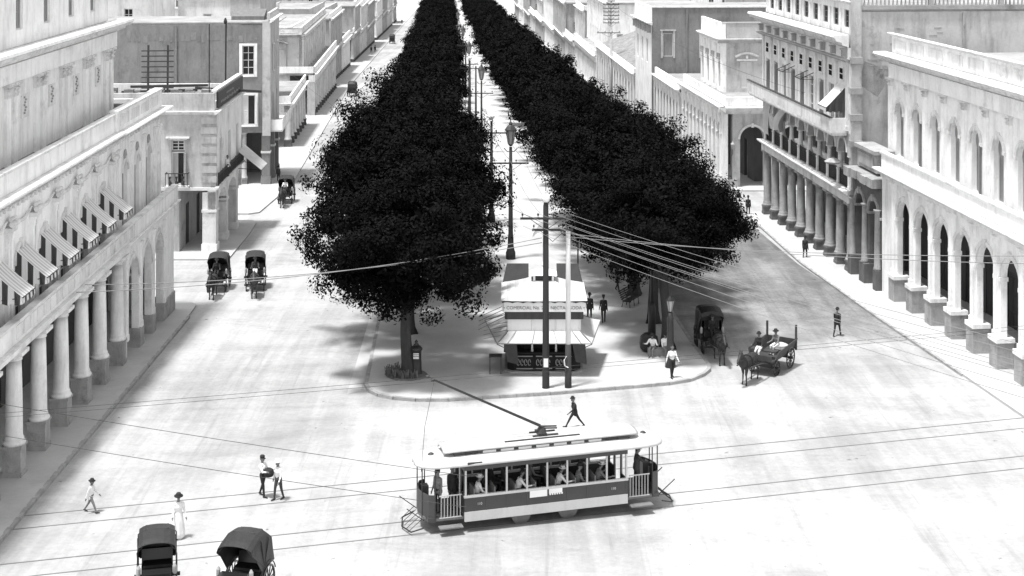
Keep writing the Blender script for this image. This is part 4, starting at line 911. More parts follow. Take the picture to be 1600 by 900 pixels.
def colonnade_house(name, label, side, near, far, zc, D=14, n=8, upper=None, m='plaster_pale', group=None, wk='shut'):
    """generic avenue house: street columns, terrace or upper floor, side wall with windows"""
    b = Bld(name, label, side, near, far, group=group); L = b.L; z = b.z; T = b.side_T(D)
    zp = zc
    for k in range(n+1):
        x = .4+(L-.8)*k/n; column(b,x,.4,zp,.33,.7,.8,b.gl(x)+.1,m=m,pm='stone_dark')
    box(b,'entablature',None,0,L,0,.8,zp,zp+.7,m); cornice(b,'cornice',None,-.3,L+.3,0,zp+.6,.35,.45,'moulding')
    b.put('portico_back_wall',MB().wall(0,L,-3.,zp+.3,3.6,.3,[]),'interior_shade')
    mb = MB(); mb.T = T
    if side == 'L': mb.wall(0,D-3.6,-3.,zp+.7,.3,.3,[])
    else: mb.wall(3.6,D,-3.,zp+.7,.3,.3,[])
    b.put('side_wall',mb,m)
    roof(b,0,L,.3,D,zp+.85)
    box(b,'terrace_parapet',None,0,L,.05,.3,zp+.95,zp+1.8,'plaster_white')
    for i in range(2):
        a_, c_, s_ = rnd.uniform(1,L-3), rnd.uniform(6,D-4), rnd.uniform(.6,1.8); top_ = zp+.85+(upper[1]+.2 if upper else 0); put('roof_shed' if s_ > 1 else 'chimney', MB().box(a_,a_+s_,c_,c_+s_*1.2,top_-.6,top_+s_), rnd.choice(['plaster_mid','plaster_grey','stone_stained']), b.root)
    if upper:
        rc, zu, gap = upper; z1 = zp+.7; a, c = (gap, L) if side == 'L' else (0, L-gap)
        nw = max(1,int((c-a)/3.4)); st = (c-a)/nw
        b.put('upper_wall',MB().wall(a,c,z1,z1+zu,rc,.35,[(a+st*(k+.5)-.55,a+st*(k+.5)+.55,z1+.5,z1+3.3,0) for k in range(nw)]),m)
        for k in range(nw): window(b,None,a+st*(k+.5),rc+.1,z1+.5,1.1,2.8,wk); pilaster(b,None,a+st*k+.35,rc,z1+.3,z1+zu-.3,.45,.15,m)
        cornice(b,'upper_cornice',None,a-.3,c+.3,rc,z1+zu,.45,.5,'moulding'); box(b,'roof_parapet',None,a,c,rc+.05,rc+.3,z1+zu+.45,z1+zu+1.3,'plaster_white')
        T2 = T @ (Matrix.Translation((0,gap,0)))
        mb = MB(); mb.T = T2; wn = (D-rc)
        lo, hi = (0,D-rc) if side == 'L' else (rc,D)
        us_ = [lo+2.5+4.5*k for k in range(int((hi-lo-3)/4.5)+1)]
        mb.wall(lo,hi,z1,z1+zu+.45,.36,.35,[(x-.55,x+.55,z1+1,z1+3.2,0) for x in us_]); b.put('upper_side_wall',mb,m)
        for x in us_: window(b,T2,x,.46,z1+1,1.1,2.2,'glass' if rnd.random() < .5 else 'shut')
        roof(b,a,c,rc+.3,D,z1+zu+.4)
    return b
colonnade_house('white_block','white two-storey block with narrow street colonnade beside the telephone pole','R',(13.75,254.5),(11.75,291),5.2,D=18,n=13,upper=(2.6,8.2,7.0),m='plaster_white')
NTH = ['first','second','third','fourth','fifth','sixth','seventh','eighth','ninth','tenth','eleventh','twelfth']
FAR = 'houses along the far part of the avenue'
r2 = random.Random(21)
Y = 294.0; k = 0
mats = ['plaster_pale','plaster_mid','plaster_white','plaster_mid']
while Y < 520:
    Ln = r2.uniform(16,34); 
    colonnade_house('avenue_house','%s pale colonnaded house beyond the white block, right side of the avenue' % NTH[k],'R',(rx(Y+.5)+.4,Y+.5),(rx(Y+Ln)+.4,Y+Ln),r2.uniform(4.6,5.8),D=16,n=int(Ln/3.2),upper=(r2.choice([0.,2.2]),r2.uniform(3.8,7.5),r2.choice([.4,4.])),m=mats[k%4],group=FAR+' right',wk=r2.choice(['shut','tall','glass'])); Y += Ln + (9 if k % 3 == 2 else 0); k += 1
Y = 264.5; k = 1
while Y < 520:
    Ln = r2.uniform(15,32)
    colonnade_house('avenue_house','%s pale colonnaded house beyond the pediment house, left side of the avenue' % NTH[k-1],'L',(lx(Y)-1.2,Y),(lx(Y+Ln)-1.2,Y+Ln-.4),r2.uniform(4.6,5.6),D=16,n=int(Ln/3.2),upper=(r2.choice([0.,2.0]),r2.uniform(3.6,6.),r2.choice([.4,3.])),m=mats[k%4],group=FAR+' left',wk=r2.choice(['shut','tall','glass'])); Y += Ln + (9 if k % 3 == 2 else 0); k += 1
# ---- plain houses of the streets behind, seen over the roofs
def back_house(x0, x1, y0, y1, top, m, label, pent=False, group=None):
    g = gz(y0)-.3; o = obj('back_street_house', None, loc=(x0,y0,g), label=label, cat='building', group=group); h = top-g; W = x1-x0; Dp = y1-y0
    nw = max(1,int(W/4)); zz = h-3.6
    put('wall', MB().wall(0,W,0,h,0,.3,[(W*(i+.5)/nw-.5,W*(i+.5)/nw+.5,zz,zz+2.0,0) for i in range(nw)]), m, o)
    class _: pass
    bb = _(); bb.root = o; bb.place = lambda nm, me, T, p, parent=None: obj(nm, me, o, p)
    for i in range(nw): window(bb,None,W*(i+.5)/nw,.08,zz,1.0,2.0,'glass' if (i+int(x0)) % 2 else 'shut')
    put('side_wall', MB().box(0,.3,.3,Dp,0,h).box(W-.3,W,.3,Dp,0,h).box(.3,W-.3,Dp-.3,Dp,0,h), m, o)
    q_ = random.Random(int(x0*7+y0))
    for i in range(q_.randint(1,3)):
        a_, c_, s_ = q_.uniform(.8,W-2.5), q_.uniform(1,Dp-4), q_.uniform(.5,1.9); put('roof_shed' if s_ > 1 else 'chimney', MB().box(a_,a_+s_,c_,c_+s_*1.3,h-.4,h+s_*q_.uniform(.6,1.1)), q_.choice(['plaster_mid','plaster_grey','wood_mid','plaster_pale']), o)
    if pent: put('roof', MB().hexa([(-.3,-.5,h),(W+.3,-.5,h),(W+.3,Dp,h),(-.3,Dp,h)],[(-.3,-.5,h+.2),(W+.3,-.5,h+.2),(W+.3,Dp,h+2.4),(-.3,Dp,h+2.4)]), 'roof_deck', o)
    else: put('roof', MB().box(.3,W-.3,.3,Dp-.3,h-.5,h-.2), 'roof_deck', o); put('parapet', MB().box(-.15,W+.15,-.15,.35,h,h+.18), 'moulding', o)
    return o
back_house(-45.5,-40.4,172,184,13.6,'plaster_white','small white roof house with one window, above the grey flank at upper left',True)
back_house(-58,-46,176,190,12.6,'plaster_pale','pale back-street house behind the palace top storey')
back_house(-40,-33,184,198,12.2,'plaster_white','low white back-street house above the grey flank, right of the small roof house')
back_house(-33,-29.5,180,192,12.9,'plaster_mid','narrow mid-grey back-street house above the grey house corner')
BK = 'back street houses'
r2 = random.Random(8)
for j, y0 in enumerate((225,262,300,345,390)):
    x = -100
    while x < -34-.04*(y0-225)-6:
        w_ = r2.uniform(9,17); x1 = min(x+w_, -33-.04*(y0-225))
        if x1-x > 4: back_house(x,x1-.4,y0+r2.uniform(0,6),y0+24,r2.uniform(2.5,6.5),r2.choice(mats),'plain flat-roofed back-street house beyond the left avenue front',False,BK+' left')
        x += w_
for j, y0 in enumerate((212,250,290,335,385)):
    x = max(31., 31)-(.045*(y0-212))
    while x < 110:
        w_ = r2.uniform(9,17)
        back_house(x,x+w_-.4,y0+r2.uniform(0,6),y0+24,r2.uniform(4.5,8.6),r2.choice(mats),'plain flat-roofed back-street house beyond the right avenue front',False,BK+' right'); x += w_
# ================================================================== TREES
def crown_mesh(seed, nclump, per, leaf, rx_, ry_, z0, z1, core):
    """thousands of small folded leaves gathered in clumps through the crown's volume"""
    g = np.random.default_rng(seed); zc = z0 + (z1-z0)*.42; C = []
    up, dn = z1-zc, zc-z0
    B = []
    while len(B) < 34:
        d = g.normal(size=3); d /= np.linalg.norm(d); rr_ = g.uniform(.62,.98); B.append(np.array([d[0]*rx_, d[1]*ry_, d[2]*(up if d[2] > 0 else dn)])*rr_)
    while len(C) < nclump*.72:                       # boughs: lumps that break the outline
        C.append((B[g.integers(0,34)] + g.normal(size=3)*np.array([.72,.72,.55]))*.9)
    while len(C) < nclump:
        d = g.normal(size=3); d /= np.linalg.norm(d); r = g.uniform(.45,1.0)**.45
        lob = 1 + .15*math.sin(3*math.atan2(d[1],d[0])+seed) + .15*math.sin(5*math.atan2(d[1],d[0])+2*seed)*math.cos(3*d[2]+seed) + .08*math.sin(9*d[2]+seed)
        p = np.array([d[0]*rx_*lob, d[1]*ry_*lob, d[2]*(up if d[2] > 0 else dn)])*r*.88
        C.append(p)
    C = np.array(C); rad = g.uniform(.55,1.2,size=nclump)
    ci = g.integers(0,nclump,size=nclump*per); d = g.normal(size=(len(ci),3)); d /= np.linalg.norm(d,axis=1)[:,None]
    rr = g.uniform(.05,1.,size=len(ci))**.5
    P = C[ci] + d*(rad[ci]*rr)[:,None]*np.array([1,1,.8])
    out = P/np.array([rx_,ry_,(up+dn)/2]); out /= (np.linalg.norm(out,axis=1)[:,None]+1e-6)
    nrm = d*.6 + out*.5 + np.array([0,0,.35]) + g.normal(size=P.shape)*.45; nrm /= np.linalg.norm(nrm,axis=1)[:,None]
    if core:
        n2 = core; q = g.normal(size=(n2,3)); q /= np.linalg.norm(q,axis=1)[:,None]; q *= (g.uniform(0,1,n2)**.4)[:,None]*.66
        P2 = q*np.array([rx_,ry_,1]); P2[:,2] = np.where(q[:,2] > 0, q[:,2]*up, q[:,2]*dn); m2 = g.normal(size=(n2,3)); m2 /= np.linalg.norm(m2,axis=1)[:,None]
        P = np.vstack([P,P2]); nrm = np.vstack([nrm,m2])
    P = P + np.array([0,0,zc])
    n = len(P); t = np.cross(nrm, g.normal(size=(n,3))); t /= np.linalg.norm(t,axis=1)[:,None]; bt = np.cross(nrm,t)
    s = leaf*g.uniform(.6,1.35,size=n); s[n-core:] *= 2.4 if core else 1
    a = t*s[:,None]; c = bt*(s*.5)[:,None]; up_ = nrm*(s*.18)[:,None]
    V = np.empty((n,4,3)); V[:,0] = P-a; V[:,1] = P+c+up_; V[:,2] = P+a; V[:,3] = P-c+up_
    me = bpy.data.meshes.new('crown'); me.vertices.add(4*n); me.vertices.foreach_set('co', V.reshape(-1)); 
    me.loops.add(4*n); me.loops.foreach_set('vertex_index', np.arange(4*n,dtype=np.int32)); me.polygons.add(n)
    me.polygons.foreach_set('loop_start', np.arange(0,4*n,4,dtype=np.int32)); me.polygons.foreach_set('loop_total', np.full(n,4,dtype=np.int32))
    me.materials.append(M['leaf']); me.update(calc_edges=True); me.validate(); return me
def trunk_mesh(seed, h, r, spread):
    g = random.Random(seed); mb = MB(); lean = (g.uniform(-.25,.25),g.uniform(-.2,.2))
    pts = [(lean[0]*t**1.5*.8+.05*math.sin(t*7+seed), lean[1]*t**1.5*.8, -.3+(h+.3)*t) for t in [i/9 for i in range(10)]]
    mb.tube(pts,[r*1.75,r*1.3,r*1.05,r*.97,r*.9,r*.86,r*.84,r*.83,r*.86,r*.8],12)
    for k in range(5):                     # root flare
        a = k*2*math.pi/5+g.random(); mb.tube([(math.cos(a)*r*.6,math.sin(a)*r*.6,.7),(math.cos(a)*r*1.2,math.sin(a)*r*1.2,.2),(math.cos(a)*r*1.9,math.sin(a)*r*1.9,-.1)],[r*.4,r*.35,r*.15],6)
    top = Vector(pts[-1])
    for k in range(7):
        a = k*2*math.pi/7+g.uniform(-.3,.3); e = g.uniform(.5,1.1); Lb = spread*g.uniform(.6,.95)
        P = [top+Vector((0,0,-.5+.1*k))]; d = Vector((math.cos(a),math.sin(a),e)).normalized()
        for i in range(1,6): P.append(P[0]+d*Lb*i/5+Vector((0,0,.12*i*g.uniform(-.5,1.)))+Vector((g.uniform(-.2,.2),g.uniform(-.2,.2),0)))
        mb.tube(P,[r*.55*(1-.15*i) for i in range(6)],7)
        q = P[3]; mb.tube([q,q+Vector((math.cos(a+.8)*1.2,math.sin(a+.8)*1.2,.9)),q+Vector((math.cos(a+.9)*2.2,math.sin(a+.9)*2.2,1.9))],[r*.25,r*.17,r*.08],6)
    return mb.mesh('trunk','bark',True)
near_cr = [crown_mesh(s,270,190,.105,5.6,5.75,3.5,11.6,2600) for s in (1,5,9)]
far_cr = [crown_mesh(s,170,100,.18,5.35,5.45,2.8,10.6,1500) for s in (2,6)]
near_tr = [trunk_mesh(s,4.5,.33,4.8) for s in (1,2,3)]; far_tr = [trunk_mesh(9,3.6,.3,4.5)]
ORD = ['first','second','third','fourth','fifth','sixth','seventh','eighth']
def tree(x, y, i, row, sc=1., hz=1., lift=0.):
    near = y < 135; k = rnd.randrange(3)
    lab = ('%s dark laurel tree of the %s promenade row, counting from the kiosk end' % (ORD[i],row)) if i < 8 else 'dark dense laurel tree in the far part of the %s promenade row' % row
    t = obj('laurel_tree', None, loc=(x,y,gz(y)+.15), label=lab, cat='tree', group='laurel trees of the %s promenade row' % row if i < 8 else 'far laurel trees of the %s promenade row' % row)
    obj('trunk', near_tr[k] if near else far_tr[0], t, rz=rnd.uniform(0,6.28), scale=(1,1,min(hz,1.1)*(1+lift*.16)))
    obj('crown', near_cr[k] if near else far_cr[k%2], t, (0,0,lift), rnd.uniform(0,6.28), scale=(sc,sc,hz))
    return t
def lrow(y): return ax(y)-7.15
def rrow(y): return ax(y)+7.0
lt = [(-5.66,83.2,.97,.93),(-6.2,92.5,1.05,1.06),(-6.9,102,1.07,1.16),(-7.5,111,1.1,1.2),(-8.0,120,1.06,1.14),(-8.2,129,1.02,1.05)]
for i,(x,y,s_,h_) in enumerate(lt): tree(x,y,i,'left',s_,h_,(.45,.2,0,0,0,0)[i])
rt = [(9.0,89.0,.88,.86),(8.8,95.2,1.08,.86),(8.2,103,1.05,.98),(7.6,112,1.04,1.04),(6.8,122,1.0,1.06),(6.3,131,1.0,1.04)]
for i,(x,y,s_,h_) in enumerate(rt): tree(x,y,i,'right',s_,h_,(1.0,.75,.4,0,0,0)[i])
y = 138.; i = 6
while y < 640:
    ff = min(1,max(0,(y-190)/60))
    tree(lrow(y)-.7+.9*ff,y,i,'left',rnd.uniform(.80,.93)+.16*ff,rnd.uniform(.88,1.02)); tree(rrow(y)+.1-.5*ff,y+3,i,'right',rnd.uniform(.82,.98)+.12*ff,rnd.uniform(.9,1.05)); y += rnd.uniform(8.5,10.) if y < 300 else 13.; i += 1
# bed of soil and low plants at the foot of the first tree
mb = MB().lathe([(1.15,0),(1.0,.12),(.6,.2)],14); o = put('tree_bed',mb,'soil',loc=(-5.66,83.2,gz(83.2)+.14),label='small bed of soil round the foot of the first left tree',cat='flower bed')
r2 = random.Random(2); mb = MB()
for k in range(260):
    a = r2.uniform(2.2,5.4); r_ = r2.uniform(.55,1.2); h_ = r2.uniform(.1,.5); x, y_ = r_*math.cos(a), r_*math.sin(a)*.8
    d_ = Vector((r2.uniform(-.12,.12),r2.uniform(-.12,.12),h_)); q = Vector((r2.uniform(-.06,.06),r2.uniform(-.06,.06),0)); p = Vector((x,y_,.08)); mb.add([tuple(p-q),tuple(p+q),tuple(p+d_+q*.5),tuple(p+d_-q*.5)],[(0,1,2,3)])
put('low_plants',mb,'soil',o,kind='stuff')
# ================================================================== STREET FURNITURE
def lantern_mesh():
    mb = MB().lathe([(.05,0),(.12,.06),(.14,.12)],6); mb.lathe([(.15,.13),(.29,.95),(.27,.96)],6,m=1)
    for k in range(6):
        a = k*math.pi/3; mb.bar((.155*math.cos(a),.155*math.sin(a),.12),(.3*math.cos(a),.3*math.sin(a),.96),.03)
    mb.lathe([(.36,.96),(.34,1.02),(.2,1.22),(.1,1.3),(.12,1.36),(.03,1.5),(.01,1.75)],8); return mb.mesh('lantern',['iron','lamp_glass'])
LAN = lantern_mesh()
def arm_mesh(w, pins, brace=True):
    mb = MB().box(-w/2,w/2,-.05,.05,-.055,.055)
    for k in range(pins):
        x = -w/2+.12+(w-.24)*k/(pins-1); mb.lathe([(.015,.05),(.015,.14),(.05,.15),(.055,.22),(.03,.27)],8,x,0)
    if brace: mb.bar((-w*.3,-.06,-.03),(0,-.06,-.6),.03).bar((w*.3,-.06,-.03),(0,-.06,-.6),.03)
    return mb.mesh('crossarm','pole_dark')
ARM = arm_mesh(2.7,4)
def lamp_pole(x, y, h, label, arm=None, lantern=True, globe=False, r=.13, cat='lamp post', grp=None, base=.15):
    g = gz(y)+base; t = obj('lamp_post' if lantern else 'utility_pole', None, loc=(x,y,g), label=label, cat=cat, group=grp)
    put('pole', MB().lathe([(r*2.0,-.1),(r*2.0,.5),(r*1.6,.7),(r*1.25,1.0),(r*1.2,1.6),(r*1.0,1.8),(r*.62,h),(r*.5,h)],10),'pole_dark',t,True)
    if arm: obj('crossarm',ARM,t,(0,-.12,arm))
    if lantern:
        obj('lantern',LAN,t,(0,0,h+.05),scale=1.25)
        put('scroll_bracket',MB().tube([(-.5,0,h-.1),(-.25,0,h-.35),(0,0,h-.3),(.25,0,h-.35),(.5,0,h-.1)],.035,6),'iron',t)
    if globe: put('globe',MB().lathe([(.02,0),(.2,.1),(.27,.28),(.2,.46),(.02,.55)],14),'globe',t,True,loc=(0,0,h+.1))
    return t
lamp_pole(-.1,115,8.4,'tall dark lamp post with lantern and crossarm in the promenade gap, nearest of its line',arm=7.2,r=.18)
lamp_pole(-1.75,131,8.6,'dark pole with crossarm in the promenade gap, just behind the nearest tall lamp post',arm=7.6,lantern=False,globe=True,cat='pole',r=.16)
for i,(x,y,h,a,l) in enumerate(((-3.5,176,8.3,6.9,True),(-4.4,187,9.2,None,False),(-5.6,205,8.6,7.6,False),(-6.2,222,8.3,6.9,True),(-7.4,245,9.,8.2,False),(-8.6,270,8.3,6.9,True),(-10.2,300,9.,8.2,False),(-12.,340,8.3,6.9,True))):
    lamp_pole(x,y,h,('dark lantern post' if l else 'slim dark pole')+' %s in the gap between the tree rows' % ('next behind the crossarm pole','behind the second lantern post','with crossarm farther up','third of the lantern line','far up with high crossarm','fourth of the lantern line','very far up with crossarm','farthest lantern')[i],arm=a,lantern=l,globe=not l and i < 3,cat='lamp post' if l else 'pole',r=.14)
# big wire pole and white-topped pole before the kiosk
P1 = G(853,613); P1.y -= -.25; g1 = gz(P1.y)+.16
t = obj('utility_pole',None,loc=(P1.x,P1.y,g1),label='tall dark utility pole with two crossarms and white globe, in front of the kiosk',cat='pole')
put('pole',MB().lathe([(.2,-.2),(.19,.2),(.165,4),(.14,9.6),(.1,9.75)],12),'pole_dark',t,True)
for zz in (8.95,8.35): obj('crossarm',ARM,t,(0 if zz > 8.5 else .35,-.16,zz),scale=(1 if zz > 8.5 else .8,1,1))
put('globe',MB().lathe([(.03,0),(.17,.08),(.23,.24),(.17,.4),(.05,.46),(.05,.56),(.1,.6)],14),'globe',t,True,loc=(0,0,9.75))
put('lamp_hook',MB().tube([(0,0,10.3),(0,0,10.9),(-.35,0,11.3),(-.6,0,11.0)],.025,6).tube([(0,0,10.9),(.4,0,11.25),(.62,0,10.95)],.025,6),'iron',t)
put('notice_plate',MB().box(-.12,.12,-.21,-.19,1.15,1.6),'paint_white',t)
P2 = G(888,612); P2.y += .2; g2 = gz(P2.y)+.16
t = obj('banded_pole',None,loc=(P2.x,P2.y,g2),label='pole with white upper length and dark foot, right in front of the kiosk',cat='pole')
put('white_shaft',MB().lathe([(.145,2.3),(.115,8.2),(.09,8.25)],12),'paint_white',t,True); put('dark_foot',MB().lathe([(.18,-.2),(.18,.3),(.155,2.3)],12),'pole_dark',t,True)
put('hook',MB().tube([(0,-.17,1.1),(-.18,-.2,1.2),(-.22,-.2,1.5),(-.1,-.18,1.7)],.03,6),'paint_white',t)
p = G(903,430); t = obj('slim_pole',None,loc=(p.x,p.y,gz(p.y)+.16),label='slim plain pole under the right trees, behind the white-topped pole',cat='pole'); put('shaft',MB().lathe([(.06,-.1),(.06,.3),(.045,3.4),(.06,3.45),(.02,3.55)],8),'pole_dark',t)
# street lamp and iron pole by the seated men
p = Vector((8.75,84.9,0)); t = obj('street_lamp',None,loc=(p.x,p.y,gz(p.y)+.16),label='short stout street lamp with small lantern near the rounded right corner',cat='street lamp')
put('post',MB().lathe([(.3,-.1),(.28,.35),(.24,.5),(.2,1.2),(.18,2.6),(.2,2.7),(.15,2.8),(.13,3.0)],12),'iron',t,True); obj('lantern',LAN,t,(0,0,3.0),scale=.72)
p = Vector((8.25,90.6,0)); t = obj('iron_pole',None,loc=(p.x,p.y,gz(p.y)+.16),label='slim iron pole with thick sleeve foot beside the seated men',cat='pole')
put('sleeve',MB().lathe([(.24,-.1),(.22,1.9),(.15,2.3)],12),'iron',t,True); put('shaft',MB().lathe([(.11,2.25),(.09,5.4),(.1,5.45)],10),'iron',t,True)
# pillar post box by the first tree
p = G(651,590); t = obj('pillar_box',None,loc=(p.x,p.y-.2,gz(p.y)+.16),label='dark iron pillar box standing against the first left tree',cat='post box')
put('body',MB().lathe([(.34,0),(.34,.12),(.3,.16),(.27,.9),(.27,1.35),(.33,1.42),(.33,1.5),(.22,1.62)],14),'iron',t,True); put('finial',MB().lathe([(.1,1.62),(.16,1.7),(.06,1.78),(.1,1.86),(.02,1.96)],10),'iron',t,True)
put('notice_plate',MB().box(-.15,.15,-.31,-.285,1.0,1.1).box(-.15,.15,-.31,-.285,1.14,1.2).box(-.15,.15,-.31,-.285,1.24,1.3),'paint_white',t)
# telephone pole far right
y = 232.; x = (955-800)*y/F; t = obj('telephone_pole',None,loc=(x,y,gz(y)+.1),label='very tall pale telephone pole stacked with many crossarms on the right pavement',cat='pole')
put('pole',MB().lathe([(.26,-.2),(.24,4),(.14,16.2)],10),'plaster_mid',t,True)
for k in range(7): obj('crossarm',ARM,t,(0,-.16,15.8-k*.55),scale=(.9 if k else .4,1,1))
obj('crossarm',ARM,t,(-.4,-.16,11.0),scale=(1.3,1,1))
# bench
def bench(loc, rz, label):
    t = obj('park_bench',None,loc=loc,rz=rz,label=label,cat='bench')
    for k in range(5): put('seat_slat',MB().box(-.85,.85,-.27+k*.1,-.19+k*.1,.42,.45),'wood_dark',t)
    for k in range(5):
        o = put('back_slat',MB().box(-.85,.85,-.015,.015,-.04,.04),'wood_dark',t); o.location = (0,.27+k*.05,.54+k*.12); o.rotation_euler = (R(-22),0,0)
    for s_ in (-.7,0,.7): put('cast_leg',MB().tube([(s_,-.28,0),(s_,-.24,.4),(s_,.2,.4),(s_,.3,0)],.035,6).tube([(s_,.2,.4),(s_,.48,1.08)],.03,6).tube([(s_,-.26,.4),(s_,-.24,.62),(s_,.25,.66)],.025,6),'iron',t)
    return t
p = G(985,481); bench((p.x,p.y,gz(p.y)+.16),R(62),'dark slatted park bench turned sideways under the right trees')
# small table and stool left of the kiosk
p = G(774,592); t = obj('folding_table',None,loc=(p.x,p.y+.6,gz(p.y)+.16),label='small dark table beside the left end of the kiosk',cat='table')
put('tabletop',MB().box(-.35,.35,-.3,.3,.9,.95),'wood_dark',t)
for sx in (-.3,.3):
    for sy in (-.25,.25): put('leg',MB().box(sx-.025,sx+.025,sy-.025,sy+.025,0,.9),'wood_dark',t)
# barrel bundle by the seated men
p = G(1014,553); wrap('sack','round dark sack bundle on the paving beside two seated men','sack',MB().lathe([(.3,0),(.5,.15),(.55,.5),(.5,.85),(.3,1.02),(.1,1.06)],14),'leather',(p.x,p.y,gz(p.y)+.16))
# ================================================================== KIOSK
KX, KY = 1.75, 85.6; kg = gz(KY)+.16
K = obj('kiosk',None,loc=(KX,KY,kg),label='refreshment kiosk with white awnings, lettered fascia and cupola behind two poles',cat='kiosk')
def oct_(hw, hd, ch): return [(-hw+ch,-hd),(hw-ch,-hd),(hw,-hd+ch),(hw,hd-ch),(hw-ch,hd),(-hw+ch,hd),(-hw,hd-ch),(-hw,-hd+ch)]
put('plinth',MB().prism(oct_(2.15,1.95,.35),-.15,.14),'stone_stained',K)
ct = put('counter',MB().prism(oct_(2.0,1.8,.35),.14,1.12),'kiosk_dark',K); put('counter_top',MB().prism(oct_(2.2,2.0,.38),1.12,1.2),'kiosk_dark',K)
for k in range(3):
    x0 = -1.55+k*1.06; pn = put('counter_panel',MB().box(x0,x0+.98,-1.84,-1.802,.22,1.04),'kiosk_dark',ct)
    mb = MB().box(x0+.05,x0+.93,-1.865,-1.841,.26,.31).box(x0+.05,x0+.93,-1.865,-1.841,.93,.98)
    for i in range(4): mb.tube([(x0+.14+.2*i+.07*math.cos(a_),-1.85,.62+.17*math.sin(a_)) for a_ in [j*.8 for j in range(8)]],.025,5)
    put('scrollwork',mb,'shutter_grey',pn)
put('inner_wall',MB().prism(oct_(1.4,1.3,.3),1.2,3.2),'kiosk_dark',K)
for x in (-1.95,-.65,.65,1.95): put('post',MB().lathe([(.07,0),(.05,.1),(.05,2.3),(.07,2.4)],8,x,-1.75,cz=1.2),'paint_white',K)
for x in (-1.95,1.95): put('post',MB().lathe([(.07,0),(.05,.1),(.05,2.3),(.07,2.4)],8,x,1.7,cz=1.2),'paint_white',K)
for k in range(3):                               # white canvas panels between the posts above the lower awning
    x0 = -1.9+k*1.3; put('canvas_panel',MB().box(x0,x0+1.2,-1.77,-1.73,2.05,2.95),'paint_white',K)
for s_ in (-1,1): put('canvas_panel',MB().box(s_*2.0-.02,s_*2.0+.02,-1.6,1.6,2.05,2.95),'paint_white',K)
# lower awning, big and flat, drooping corners
def skirt(name, inner, outer, zi, zo, m, parent, sag=.06, seg=8):
    n = len(inner); mb = MB(); o_ = None
    for i in range(n):
        a, b_, c, d = inner[i], inner[(i+1)%n], outer[(i+1)%n], outer[i]; V = []
        for p_ in range(seg+1):
            for q_ in range(5):
                f_ = q_/4; g_ = p_/seg
                xi, yi = a[0]+(b_[0]-a[0])*g_, a[1]+(b_[1]-a[1])*g_; xo, yo = d[0]+(c[0]-d[0])*g_, d[1]+(c[1]-d[1])*g_
                V.append((xi+(xo-xi)*f_, yi+(yo-yi)*f_, zi+(zo-zi)*f_ - sag*math.sin(math.pi*f_) - .03*math.sin(math.pi*g_)*f_))
        mb.add(V,[(p_*5+q_,p_*5+q_+1,p_*5+q_+6,p_*5+q_+5) for p_ in range(seg) for q_ in range(4)])
    return put(name,mb,m,parent)
aw = put('lower_awning',MB(),'canvas_white',K) ; bpy.data.objects.remove(aw)
inn = [(-1.95,-1.8),(1.95,-1.8),(1.95,1.75),(-1.95,1.75)]; out = [(-2.55,-2.9),(2.55,-2.9),(3.3,1.9),(-3.3,1.9)]
aw = skirt('lower_awning',inn,out,2.35,1.95,'canvas_white',K)
mb = MB()
for i in range(4):
    mb.bar((*inn[i],2.33),(*out[i],1.93),.05).bar((*out[i],1.93),(*out[(i+1)%4],1.93),.04)
    mb.bar((inn[i][0],inn[i][1],1.3),(*out[i],1.9),.035)
put('awning_frame',mb,'wood_mid',aw)
for x in (-1.6,-.55,.55,1.6): put('awning_seam',MB().bar((x*.95,-1.85,2.345),(x*1.25,-2.95,1.955),.025),'shutter_grey',aw)
for x0, x1 in ((-2.2,-1.5),(1.5,2.2)): put('side_curtain',MB().add([(x0,-2.9,1.9),(x1,-2.9,1.9),(x1+.1,-2.7,.75),(x0+.2,-2.7,.9)],[(0,1,2,3)]),'canvas_dark',aw)
put('dark_band',MB().prism(oct_(2.15,1.9,.12),2.98,3.42),'wood_dark',K)
fs_ = put('fascia',MB().prism(oct_(2.28,2.02,.1),3.42,3.98),'paint_white',K)
def text(s, size, loc, parent, m, rot=(R(90),0,0)):
    cu = bpy.data.curves.new('lettering','FONT'); cu.body = s; cu.size = size; cu.extrude = .006; cu.align_x = 'CENTER'
    o = bpy.data.objects.new('lettering_tmp',cu); col.objects.link(o); bpy.context.view_layer.update()
    me = bpy.data.meshes.new_from_object(o.evaluated_get(bpy.context.evaluated_depsgraph_get())); bpy.data.objects.remove(o)
    me.materials.clear(); me.materials.append(M[m]); q = obj('lettering',me,parent,loc); q.rotation_euler = rot; return q
text('\u2022 COMERCIAL No. 2',.25,(-1.12,-2.035,3.56),fs_,'sign_letters'); text('\u2022 NECTAR SODA \u2022',.25,(1.2,-2.035,3.56),fs_,'sign_letters')
mb = MB()
V = []; 
for i in range(49): x = -2.3+4.6*i/48; V += [(x,-2.05,4.04),(x,-2.06,3.9+.06*abs(math.sin(i*math.pi/6)))]
mb.add(V,[(2*i,2*i+1,2*i+3,2*i+2) for i in range(48)]); put('scalloped_edge',mb,'canvas_dark',fs_)
rin = [(-.62,-.5),(.62,-.5),(.62,.5),(-.62,.5)]; rout = [(-2.35,-2.1),(2.35,-2.1),(2.35,2.1),(-2.35,2.1)]
rf = skirt('canopy_roof',rin,rout,4.75,4.04,'kiosk_roof',K,.04)
cu = put('cupola',MB().box(-.55,.55,-.45,.45,4.6,5.05),'paint_black',K); put('cupola_roof',MB().hexa([(-.75,-.62,5.05),(.75,-.62,5.05),(.75,.62,5.05),(-.75,.62,5.05)],[(-.25,-.2,5.28),(.25,-.2,5.28),(.25,.2,5.28),(-.25,.2,5.28)]),'paint_white',cu)
for x in (-.52,.52): put('cupola_post',MB().box(x-.06,x+.06,-.5,-.451,4.6,5.05),'paint_white',cu)
